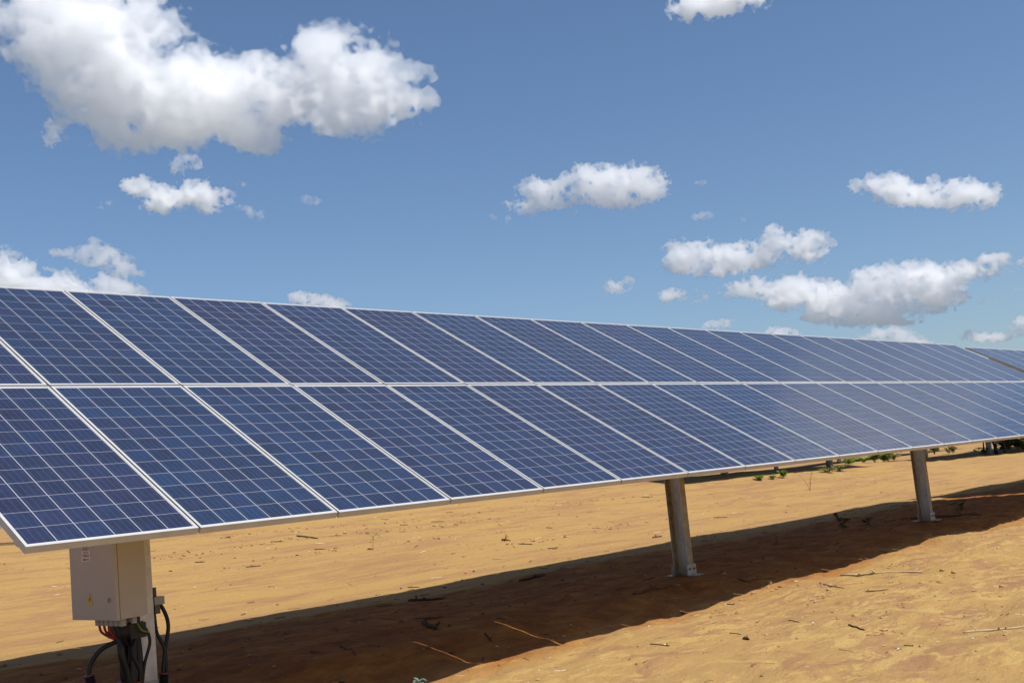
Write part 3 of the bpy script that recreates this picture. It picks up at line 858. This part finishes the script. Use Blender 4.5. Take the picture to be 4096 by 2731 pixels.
for (x, y, h, w, n, lab, mt) in [
 (25.2, 8.55, .13, .26, 8, 'yellowish low weed, first of three on the soil ridge right of the middle post', 'leaf'),
 (25.9, 8.55, .10, .10, 5, 'smallest weed, second of three on the soil ridge right of the middle post', 'leaf'),
 (26.5, 8.55, .19, .14, 7, 'tallest weed, third of three on the soil ridge right of the middle post', 'leaf'),
 (29.6, 8.7, .16, .4, 8, 'flat grey-green creeper on the ridge midway between the posts', 'leaf_dry'),
 (30.4, 8.7, .18, .4, 8, 'second flat grey-green creeper, right beside the first', 'leaf_dry'),
 (34.9, 10.4, .22, .35, 7, 'green weed where the shadow of the back row ends', 'leaf'),
 (35.6, 10.3, .22, .28, 6, 'small green weed between the creepers and the large clump', 'leaf'),
 (37.2, 10.6, .50, .55, 12, 'large bright green clump just left of the farther post', 'leaf'),
 (38.4, 10.8, .52, .55, 12, 'second large green clump touching the farther post', 'leaf'),
 (47.5, 14.6, .45, .45, 10, 'green clump seen just right of the farther post', 'leaf_dry'),
 (51.7, 14.6, .42, .40, 9, 'grey-green weed left of the far post, below the brightest bush', 'leaf_dry'),
 (57.0, 16.2, .85, .62, 14, 'brightest green bush under the panel edge right of the farther post', 'leaf'),
 (54.8, 14.6, .32, .3, 7, 'small dark weed just left of the black cable loop', 'leaf_dark'),
 (55.6, 14.7, .34, .3, 7, 'small weed between the far post and the brightest bush', 'leaf_dark'),
 (48.9, 9.9, .75, .9, 16, 'dark bush in shade right of the far post', 'leaf_dark'),
 (50.4, 9.8, .85, 1.0, 16, 'second dark bush in shade, at the right edge', 'leaf_dark'),
 (49.6, 9.3, .5, .6, 12, 'low dark weed in front of the two dark bushes at the right', 'leaf_dark'),
 (51.6, 10.6, .8, 1.0, 16, 'dark bush behind the others, cut by the right edge', 'leaf_dark'),
 (46.3, 9.9, .35, .5, 9, 'dark weed at the foot of the far post, left side', 'leaf_dark'),
 (43.0, 14.4, .35, .5, 9, 'dry olive weed on the sunlit patch behind the farther post', 'leaf_dry'),
 (50.2, 15.5, .4, .6, 10, 'dry olive weed straight above the black cable loop', 'leaf_dry'),
 (36.9, 8.9, .10, .10, 4, 'tiny green weed on the shadow left of the farther post', 'leaf')]:
    plant(x, y, h, w, n, 16, .05+h*.16, mt, lab, GP, name='bush' if h > .6 else 'weed')
plant(24.392, 6.678, .55, .30, 3, 1, .02, 'leaf_dry', 'dry leafless stalks standing on the road left of the farther post', GP, (.1, 0), name='dry_weed')

# ------------------------------------------------------------------ clouds (each a closed lumpy body filled with even mist)
CLOUDS = [
 ('huge white cumulus cloud with grey base filling the upper left sky',1.0,(1144.3,1608.3,751.9),(0.8178,-0.5754,-0.0112),(-0.1953,-0.2958,0.9351),0.465,[(-319.4,99.0,44.5,36.4),(-288.7,99.3,60.7,44.5),(-348.5,77.6,24.3,18.2),(-242.5,75.1,76.9,68.8),(-174.1,100.7,72.9,60.7),(-147.9,72.3,68.8,56.7),(-279.3,49.9,60.7,44.5),(-247.6,14.2,76.9,56.7),(-180.1,21.5,93.1,68.8),(-116.9,3.4,93.1,52.6),(-61.7,14.5,56.7,44.5),(-25.7,3.4,44.5,40.5),(-169.9,-33.3,105.3,68.8),(-212.3,-73.6,56.7,40.5),(-152.7,-92.7,68.8,36.4),(-84.8,-59.7,105.3,56.7),(-10.2,-48.9,97.2,60.7),(20.7,-30.3,64.8,44.5),(67.6,3.5,44.5,36.4),(64.6,18.4,28.3,20.2),(43.1,-106.4,52.6,32.4),(53.8,-121.9,36.4,18.2),(-13.0,-98.1,64.8,32.4),(122.9,-34.4,68.8,48.6),(182.4,7.3,72.9,56.7),(207.0,45.3,68.8,36.4),(153.3,52.5,32.4,24.3),(253.3,30.3,52.6,36.4),(227.7,-34.8,105.3,56.7),(218.2,-85.1,76.9,26.3),(299.0,-39.0,60.7,36.4),(332.2,15.2,24.3,14.2),(360.1,3.6,24.3,14.6),(378.1,-8.1,16.2,8.1),(323.7,-4.9,36.4,11.3),(355.2,-43.2,30.4,20.2),(377.6,-35.4,14.2,14.2),(112.1,67.1,14.2,10.1),(-319.0,10.5,20.2,10.5),(-296.0,-21.9,22.3,16.2),(-275.5,-47.4,24.3,16.2),(-39.1,55.0,17.0,10.5),(118.8,46.7,16.2,16.2)]),
 ('faint detached wisp below the left part of the huge cloud',0.45,(899.6,1751.5,641.8),(0.8867,-0.4619,0.0192),(-0.1586,-0.265,0.9511),0.4561,[(1.4,8.9,15.9,17.9),(-1.4,-8.9,15.9,13.9)]),
 ('arched white cloud below the huge cumulus,at left',0.8,(1332.0,2059.1,662.4),(0.8433,-0.5368,-0.0246),(-0.1194,-0.2318,0.9654),0.5591,[(-103.8,18.6,26.6,16.6),(-76.8,24.9,26.6,18.3),(-56.5,6.2,36.6,23.3),(-36.3,-15.7,39.9,21.6),(0.7,-0.0,43.3,20.0),(40.8,9.5,36.6,25.0),(74.3,-3.2,33.3,23.3),(61.1,-28.5,23.3,15.0),(101.9,-12.7,13.3,8.3)]),
 ('ragged wisp just above the arched cloud',0.45,(1191.4,1807.1,646.3),(0.8383,-0.5448,-0.0195),(-0.1395,-0.2489,0.9584),0.4973,[(-0.5,10.2,26.6,11.8),(18.1,-0.9,17.8,10.4),(-17.5,-9.3,14.8,17.8)]),
 ('thin torn wisps trailing right of the arched cloud',0.4,(1490.6,2042.7,661.8),(0.8138,-0.5798,-0.04),(-0.1148,-0.2279,0.9669),0.5752,[(-14.4,38.7,17.1,10.3),(-27.7,22.3,10.3,13.7),(-2.9,-10.5,24.0,11.0),(16.2,-20.4,20.5,13.0),(29.0,-30.4,15.4,12.0)]),
 ("small faint puff alone right of the arched cloud's wisps",0.4,(1533.4,1869.5,633.6),(0.7815,-0.6217,-0.0532),(-0.117,-0.2298,0.9662),0.5501,[(-7.8,3.2,14.7,9.2),(7.8,-3.2,22.9,9.8)]),
 ('small streak of wisp at the lower left of the arched cloud',0.35,(1175.3,2082.8,630.1),(0.8727,-0.4882,-0.012),(-0.1137,-0.2269,0.9673),0.5444,[(7.3,4.5,16.2,5.8),(-7.3,-4.5,9.7,4.9)]),
 ('feathery slanting cloud above the left end of the panels',0.55,(1510.4,2722.0,674.6),(0.877,-0.4798,-0.0259),(-0.079,-0.1972,0.9772),0.7007,[(-15.9,35.3,20.9,20.9),(-38.3,15.8,37.5,18.8),(-85.5,15.7,37.5,13.3),(20.1,4.2,41.7,29.2),(56.6,-23.3,45.9,29.2),(82.4,-41.1,29.2,14.6),(-17.0,-7.5,33.4,14.6)]),
 ('bank of billowing cloud rising behind the panel edge at far left',1.0,(1594.3,3073.9,680.9),(0.89,-0.4551,-0.0278),(-0.0632,-0.1836,0.981),0.7762,[(-169.3,39.4,64.7,55.4),(-123.1,26.9,60.1,37.0),(-91.9,27.0,27.7,27.7),(-5.3,5.8,55.4,27.7),(-21.4,-2.7,55.4,32.3),(50.6,-11.4,37.0,23.1),(116.1,5.9,39.3,25.4),(161.1,-11.5,46.2,23.1),(206.7,-26.9,34.7,17.6),(-131.8,-15.4,115.5,27.7),(25.9,-39.3,138.6,23.1)]),
 ('small cloud peeping over the panel edge left of the middle',0.8,(2443.0,2981.4,656.0),(0.7794,-0.6227,-0.069),(-0.0514,-0.1734,0.9835),0.8597,[(-57.8,12.6,46.1,23.0),(1.7,2.5,61.4,23.0),(56.4,-15.2,51.2,20.5)]),
 ('bright cloud in the middle of the sky with a notch in its top',0.85,(2206.3,1651.2,681.9),(0.6183,-0.7781,-0.1106),(-0.1217,-0.2338,0.9647),0.6244,[(-119.7,26.8,26.3,21.5),(-96.0,10.4,35.8,26.3),(-129.1,-1.4,40.6,31.1),(-148.1,-27.3,35.8,19.1),(-129.0,-48.5,26.3,14.3),(-84.0,-27.3,28.7,21.5),(-34.6,33.8,21.5,16.7),(-1.7,47.8,26.3,23.9),(33.8,36.1,45.4,33.5),(92.6,26.7,52.6,40.6),(151.3,29.0,47.8,38.2),(175.0,10.3,40.6,28.7),(45.9,-1.4,47.8,33.5),(93.2,-22.5,45.4,19.1),(-1.3,3.3,28.7,26.3),(-24.8,-22.5,19.1,14.3),(-5.6,-48.4,16.7,9.6),(128.5,-20.1,43.0,14.3),(205.7,-6.1,16.7,9.6),(-55.7,3.3,26.3,26.3),(-48.7,24.4,16.7,14.3),(-53.1,-27.2,21.5,14.3)]),
 ('faint shred hanging below the left end of the notched bright cloud',0.35,(2084.6,1794.4,632.4),(0.6668,-0.7392,-0.0951),(-0.1043,-0.2189,0.9701),0.6208,[(2.4,5.3,11.9,9.0),(-2.4,-5.3,7.1,6.2)]),
 ('fainter shred farther out to the left of the notched bright cloud',0.3,(2027.3,1787.7,630.1),(0.6755,-0.7315,-0.0924),(-0.1057,-0.2201,0.9697),0.6105,[(-2.9,3.5,11.7,8.4),(2.9,-3.5,7.9,5.6)]),
 ('ragged white cloud highest on the right side of the sky',0.7,(3142.4,1131.2,677.7),(0.3682,-0.9131,-0.1752),(-0.1225,-0.2345,0.9644),0.749,[(-195.4,14.8,32.4,21.6),(-156.7,24.9,48.6,27.0),(-121.4,-5.5,54.0,32.4),(-83.9,19.7,43.2,32.4),(-49.1,-10.4,59.4,32.4),(1.2,29.4,21.6,18.9),(22.1,-15.3,64.8,32.4),(67.9,4.5,48.6,37.8),(105.9,-15.2,59.4,37.8),(84.0,-40.0,48.6,18.9),(147.0,-10.2,27.0,21.6),(162.2,4.5,9.7,24.3)]),
 ('rounded cumulus with a hollow base,left of the broadest right-hand cloud',0.9,(3590.1,1939.9,709.7),(0.4926,-0.8597,-0.135),(-0.0835,-0.2011,0.976),0.9103,[(-287.9,-22.2,52.5,52.5),(-236.8,10.2,65.6,45.9),(-198.0,-28.5,78.8,52.5),(-96.9,10.1,72.2,45.9),(-70.8,-41.1,111.6,39.4),(-146.4,-70.3,85.3,21.0),(16.4,-2.7,65.6,39.4),(52.7,60.8,39.4,39.4),(108.8,41.7,65.6,39.4),(176.5,41.5,59.1,42.7),(171.4,-9.0,72.2,39.4),(239.1,-27.9,32.8,16.4),(250.0,35.1,29.5,23.0)]),
 ('broad layered cloud low on the right with grey bands and an upswept tip',0.9,(4738.1,2026.5,656.2),(0.4067,-0.9026,-0.1408),(-0.0586,-0.1796,0.982),1.1413,[(-600.5,-3.5,74.1,36.2),(-493.0,14.3,94.6,52.7),(-414.1,14.2,98.8,49.4),(-320.5,22.1,115.2,49.4),(-382.2,-41.9,123.4,41.1),(-242.9,-9.8,115.2,49.4),(-135.7,-25.5,107.0,57.6),(-203.6,-89.1,123.4,49.4),(6.3,52.9,90.5,57.6),(-30.5,6.0,90.5,49.4),(87.8,60.5,90.5,57.6),(190.2,83.3,49.4,41.1),(205.3,44.6,115.2,65.8),(292.6,21.3,82.3,65.8),(133.2,-25.1,205.7,49.4),(278.9,-24.9,90.5,37.0),(22.9,-72.2,189.3,45.3),(207.3,-86.9,107.0,24.7),(-88.9,-135.8,98.8,28.8),(60.8,-126.7,123.4,28.8),(349.0,82.4,65.8,41.1),(433.9,104.8,90.5,49.4),(517.9,123.2,57.6,32.9)]),
 ('small puff just left of the two tiny clouds above the panels',0.6,(3313.8,2357.3,651.1),(0.5913,-0.7987,-0.1112),(-0.0621,-0.1826,0.9812),0.9053,[(-2.1,-1.1,49.0,27.4),(30.1,15.1,27.4,18.3),(-28.0,-14.1,29.4,16.3)]),
 ('small round puff below the hollow-based cumulus',0.7,(3770.1,2445.2,647.9),(0.5553,-0.8234,-0.1166),(-0.0542,-0.1758,0.9829),0.9978,[(10.5,7.1,50.4,30.2),(-10.5,-7.1,32.4,20.1)]),
 ('tiny upright curl of cloud right of the small round puff',0.5,(3913.2,2390.2,653.3),(0.5329,-0.8375,-0.1206),(-0.0554,-0.1768,0.9827),1.0179,[(-2.6,28.9,22.0,25.0),(15.5,-3.6,22.0,20.6),(-12.9,-25.3,33.0,7.3)]),
 ('faint flat puff between the notched cloud and the hollow-based one',0.4,(2566.0,1528.0,634.6),(0.5324,-0.8362,-0.132),(-0.1068,-0.2211,0.9694),0.6714,[(-7.0,-2.4,31.5,11.6),(7.0,2.4,19.4,9.7)]),
 ('faint speck of cloud right of the notched bright cloud',0.35,(2226.3,1321.8,627.7),(0.5353,-0.8337,-0.1359),(-0.1279,-0.2391,0.9625),0.586,[(0.0,0.0,17.7,6.8)]),
 ('very small faint speck of cloud above the hollow-based cumulus',0.35,(2690.4,1479.5,628.8),(0.5032,-0.853,-0.1385),(-0.1049,-0.2194,0.97),0.6891,[(0.0,0.0,10.9,8.0)]),
 ('small low cloud resting on the panel edge right of the middle',0.7,(2216.2,1315.0,298.4),(0.52,-0.846,-0.1183),(-0.0365,-0.1604,0.9864),0.5707,[(-14.0,-2.0,24.7,10.3),(13.9,2.0,22.6,11.5)]),
 ('low cloud mound half hidden by the panel edge,left of the bigger mound',0.8,(2287.3,1195.9,262.8),(0.4726,-0.8727,-0.1227),(-0.031,-0.1556,0.9873),0.5707,[(-13.7,2.6,24.7,12.3),(13.6,-2.6,30.9,10.3)]),
 ('billowing low cloud mound behind the far end of the long array',0.85,(2390.5,984.1,224.7),(0.3898,-0.9116,-0.1304),(-0.0286,-0.1535,0.9877),0.5707,[(-38.4,4.6,37.0,16.5),(-1.2,6.5,37.0,18.5),(39.2,-11.0,37.0,14.4)]),
 ('flat low cloud just above the second array',0.75,(4914.9,1636.8,394.6),(0.3239,-0.9363,-0.1357),(-0.0279,-0.1529,0.9879),1.1413,[(-58.7,2.0,53.5,26.3),(4.7,-1.8,65.8,24.7),(53.5,-0.3,49.4,18.1)]),
 ('low cloud cut by the right edge above the second array',0.8,(4950.3,1519.8,421.4),(0.3026,-0.9426,-0.1411),(-0.0347,-0.1588,0.9867),1.1413,[(8.5,18.8,39.5,34.6),(-8.5,-18.8,32.9,24.7)]),
 ('bit of cloud at the right edge beside the upswept tip',0.6,(4618.2,1354.8,640.2),(0.2998,-0.9397,-0.1645),(-0.0774,-0.1958,0.9776),1.0666,[(-11.1,-1.7,23.1,19.2),(11.1,1.7,30.8,19.2)]),
 ('faint streak of cloud at the right edge below the upswept tip',0.5,(4945.1,1487.4,572.0),(0.302,-0.9408,-0.1542),(-0.0589,-0.1799,0.9819),1.1413,[(0.0,0.0,28.8,13.2)]),
 ('faint wisp under the right end of the broad layered cloud',0.35,(4908.2,1616.5,537.1),(0.325,-0.9342,-0.1471),(-0.0503,-0.1724,0.9837),1.1413,[(-0.0,0.0,39.5,16.5)]),
 ('large white cloud outside the upper right corner,mirrored as sheen in the lower panels',0.95,(1830.5,386.0,730.0),(0.3053,-0.9113,-0.2761),(-0.2761,-0.3623,0.8902),0.4415,[(-72.2,21.5,75.1,53.0),(-13.1,-3.6,83.9,66.2),(50.6,-42.3,75.1,57.4),(-4.7,52.6,88.3,57.4),(93.6,-80.9,53.0,39.7),(-55.9,53.2,66.2,48.6)]),
 ('white cloud cut by the top edge right of the middle',0.8,(1398.9,768.6,646.3),(0.5339,-0.83,-0.1616),(-0.2373,-0.3306,0.9135),0.379,[(-30.4,-10.2,29.7,18.5),(-3.1,-0.0,46.2,18.5),(33.1,10.1,39.6,18.5)]),
]

def up_mat(n, m):
    """cubic B-spline interpolation matrix n x m"""
    t = np.linspace(1, m-2.001, n)
    i = np.floor(t).astype(int); f = t-i
    W = np.zeros((n, m))
    w = np.stack([(1-f)**3/6, (3*f**3-6*f**2+4)/6, (-3*f**3+3*f**2+3*f+1)/6, f**3/6], 1)
    for k in range(4):
        W[np.arange(n), np.clip(i-1+k, 0, m-1)] += w[:, k]
    return W.astype(np.float32)
def lat3(shape, h, wl, rng):
    ms = [int(math.ceil(n*h/wl))+5 for n in shape]
    Rm = rng.standard_normal(ms).astype(np.float32)
    a = np.tensordot(up_mat(shape[0], ms[0]), Rm, (1, 0))
    a = np.einsum('yj,xjk->xyk', up_mat(shape[1], ms[1]), a, optimize=True)
    a = np.einsum('zk,xyk->xyz', up_mat(shape[2], ms[2]), a, optimize=True)
    return a/.32
def surface_nets(F, h, org):
    ins = F > 0
    nx, ny, nz = F.shape
    cnt = np.zeros((nx-1, ny-1, nz-1), np.int8)
    for a in (0, 1):
        for b in (0, 1):
            for c in (0, 1): cnt += ins[a:nx-1+a, b:ny-1+b, c:nz-1+c]
    act = (cnt > 0) & (cnt < 8)
    ci = np.argwhere(act)
    idm = np.full(act.shape, -1, np.int32); idm[act] = np.arange(len(ci))
    acc = np.zeros((len(ci), 3), np.float32); num = np.zeros(len(ci), np.float32)
    off = [(a, b, c) for a in (0, 1) for b in (0, 1) for c in (0, 1)]
    for p in off:
        for ax in range(3):
            if p[ax]: continue
            q = list(p); q[ax] = 1
            fa = F[ci[:, 0]+p[0], ci[:, 1]+p[1], ci[:, 2]+p[2]]; fb = F[ci[:, 0]+q[0], ci[:, 1]+q[1], ci[:, 2]+q[2]]
            cr = (fa > 0) != (fb > 0)
            t = np.where(cr, fa/(np.where(fa-fb == 0, 1, fa-fb)), 0)
            for k in range(3):
                acc[:, k] += np.where(cr, p[k]+(t if k == ax else 0), 0)
            num += cr
    V = (ci+acc/num[:, None])*h+org
    quads = []
    for ax in range(3):
        o = [1, 1, 1]; o[ax] = 0
        sl0 = [slice(1, n-1) for n in F.shape]; sl1 = list(sl0)
        sl0[ax] = slice(0, F.shape[ax]-1); sl1[ax] = slice(1, F.shape[ax])
        A, B = ins[tuple(sl0)], ins[tuple(sl1)]
        e = np.argwhere(A != B)
        dirn = A[tuple(e.T)]
        base = e.copy()
        b, c = [k for k in range(3) if k != ax]
        base[:, b] += 1; base[:, c] += 1
        def cell(db, dc):
            q = base.copy(); q[:, b] -= db; q[:, c] -= dc
            return idm[q[:, 0], q[:, 1], q[:, 2]]
        Q = np.stack([cell(1, 1), cell(0, 1), cell(0, 0), cell(1, 0)], 1)
        ok = (Q >= 0).all(1); Q = Q[ok]; dirn = dirn[ok]
        nrm = np.cross(V[Q[:, 2]]-V[Q[:, 0]], V[Q[:, 3]]-V[Q[:, 1]])[:, ax]
        fl = (nrm > 0) != dirn                            # normals point out of the body
        Q[fl] = Q[fl][:, ::-1]
        quads.append(Q)
    Q = np.concatenate(quads)
    return V, Q[(Q >= 0).all(1)]
CM = {}
CLOUD_G = 0.65
def cloud_mat(sig):
    k = float('%.2g' % sig)
    if k in CM: return CM[k]
    m, nt, N, L = new_mat('cloud_mist')
    v = nt.nodes.new('ShaderNodeVolumeScatter')
    v.inputs['Color'].default_value = (.998, .998, .998, 1)
    v.inputs['Density'].default_value = k
    v.inputs['Anisotropy'].default_value = CLOUD_G
    o = nt.nodes.new('ShaderNodeOutputMaterial'); L.new(v.outputs[0], o.inputs['Volume'])
    CM[k] = m
    return m
def build_cloud(i, lab, dens, cen, r, t, s, blobs):
    rng = np.random.default_rng(100+i)
    bl = np.array(blobs, np.float32)
    h = s*(5.0 if i == 0 else 3.6)
    rc = np.sqrt(bl[:, 2]*bl[:, 3])*.7
    cz = rng.uniform(-.45, .45, len(bl))*rc
    pad = bl[:, 2:].max()*.45+4*h
    lo = np.array([(bl[:, 0]-bl[:, 2]).min(), (bl[:, 1]-bl[:, 3]).min(), (cz-rc).min()])-pad
    hi = np.array([(bl[:, 0]+bl[:, 2]).max(), (bl[:, 1]+bl[:, 3]).max(), (cz+rc).max()])+pad
    shape = tuple(int(q) for q in np.ceil((hi-lo)/h)+1)
    ax = [(lo[k]+h*np.arange(shape[k])).astype(np.float32) for k in range(3)]
    size = float(np.median(bl[:, 3]))
    D = np.zeros(shape, np.float32)                       # metaball-like union of the lumps
    for (a, b, ra, rb), c, q in zip(bl, cz, rc):
        m = 1.8
        sx = slice(*np.searchsorted(ax[0], (a-ra*m, a+ra*m))); sy = slice(*np.searchsorted(ax[1], (b-rb*m, b+rb*m))); sz = slice(*np.searchsorted(ax[2], (c-q*m, c+q*m)))
        X = ((ax[0][sx]-a)/ra)[:, None, None]; Y = ((ax[1][sy]-b)/rb)[None, :, None]; Z = ((ax[2][sz]-c)/q)[None, None, :]
        D[sx, sy, sz] += np.exp(-1.6*(X*X+Y*Y+Z*Z))
    D = np.log(np.maximum(D, 1e-4))/1.6+1.0               # 0 on the skin of a lone lump, <0 outside
    wl, k = size*1.5, 0
    Nn = np.zeros(shape, np.float32)
    while wl > 2.0*h and k < 7:
        n = lat3(shape, h, wl, rng)
        Nn += (.42, .40, .36, .33, .29, .24, .18)[k]*((.78-np.abs(n)*1.25) if k < 3 else n*.85)
        wl *= .52; k += 1
    F = D+Nn*(1.0 if dens > .6 else 1.25)-.20
    for k in range(3):                                    # keep the body closed
        sl = [slice(None)]*3
        for e in (0, -1):
            sl[k] = e; F[tuple(sl)] = -3
    r, t = Vector(r), Vector(t); d = r.cross(t)*-1
    B = np.array([r, t, d], float)
    Vs, Qs, Mi, nv = [], [], [], 0
    base = (1.0 if dens > .8 else 1.5 if dens > .5 else 2.1)*dens**1.4/(13.0*s)*(.55 if i == 0 else 1.1)
    mats = []
    # nested skins: thin veil, body, dense heart
    for lev, sg in ((-.24, .18), (.02, .52)) if dens > .5 else ((-.15, .18), (.12, .4)):
        if not (F > lev).any(): continue
        V, Q = surface_nets(F-lev, h, lo)
        Vs.append(V @ B); Qs.append(Q[:, ::-1]+nv); Mi.append(np.full(len(Q), len(mats))); nv += len(V)
        mats.append(cloud_mat(base*sg))
    P = np.concatenate(Vs); Q = np.concatenate(Qs); Mi = np.concatenate(Mi)
    me = bpy.data.meshes.new('cloud')
    me.vertices.add(len(P)); me.vertices.foreach_set('co', P.astype(np.float32).ravel())
    me.loops.add(Q.size); me.loops.foreach_set('vertex_index', Q.astype(np.int32).ravel())
    me.polygons.add(len(Q)); me.polygons.foreach_set('loop_start', np.arange(0, Q.size, 4)); me.polygons.foreach_set('loop_total', np.full(len(Q), 4))
    me.polygons.foreach_set('material_index', Mi.astype(np.int32))
    me.update(calc_edges=True)
    o = link_mesh('cloud', me, mats)
    o.location = cen
    tag(o, lab, 'cloud', 'white clouds in the blue sky')
for i, (lab, dens, cen, r, t, s, bl) in enumerate(CLOUDS):
    build_cloud(i, lab, dens, cen, r, t, s, bl)

# ------------------------------------------------------------------ light, sky, camera
sun_dir = Vector((.05, -.57, 1.0)).normalized()            # towards the sun
sl = bpy.data.lights.new('sun', 'SUN'); sl.energy = 5.0; sl.angle = R(.53); sl.color = (1.0, .965, .90)
so = bpy.data.objects.new('sun', sl); COL.objects.link(so)
so.rotation_euler = (-sun_dir).to_track_quat('-Z', 'Y').to_euler()
so.location = (0, -10, 30)

w = bpy.data.worlds.new('World'); S.world = w; w.use_nodes = True
nt = w.node_tree; nt.nodes.clear()
sk = nt.nodes.new('ShaderNodeTexSky'); sk.sky_type = 'NISHITA'; sk.sun_disc = False
sk.sun_elevation = math.asin(sun_dir.z); sk.sun_rotation = math.atan2(sun_dir.x, sun_dir.y)
sk.altitude = 300; sk.air_density = 1.0; sk.dust_density = 1.4; sk.ozone_density = 5.0
bg = nt.nodes.new('ShaderNodeBackground'); bg.inputs['Strength'].default_value = .098
ow = nt.nodes.new('ShaderNodeOutputWorld')
hs = nt.nodes.new('ShaderNodeHueSaturation'); hs.inputs['Saturation'].default_value = 1.03
nt.links.new(sk.outputs[0], hs.inputs['Color']); nt.links.new(hs.outputs[0], bg.inputs['Color']); nt.links.new(bg.outputs[0], ow.inputs['Surface'])

cd = bpy.data.cameras.new('camera'); co_ = bpy.data.objects.new('camera', cd); COL.objects.link(co_)
cd.sensor_width = 36; cd.sensor_fit = 'HORIZONTAL'; cd.lens = 40.0445; cd.clip_start = .1; cd.clip_end = 30000
co_.location = (-2.6513462, -7.3334941, -.90996711+ZS)
co_.rotation_euler = (R(96.82550188), R(5.51288898), R(-48.18961018))
S.camera = co_

S.view_settings.view_transform = 'Standard'; S.view_settings.look = 'None'
S.view_settings.exposure = .25; S.view_settings.gamma = 1
cy = S.cycles
cy.max_bounces = 34; cy.diffuse_bounces = 4; cy.glossy_bounces = 3; cy.transmission_bounces = 4
cy.volume_bounces = 32; cy.transparent_max_bounces = 64
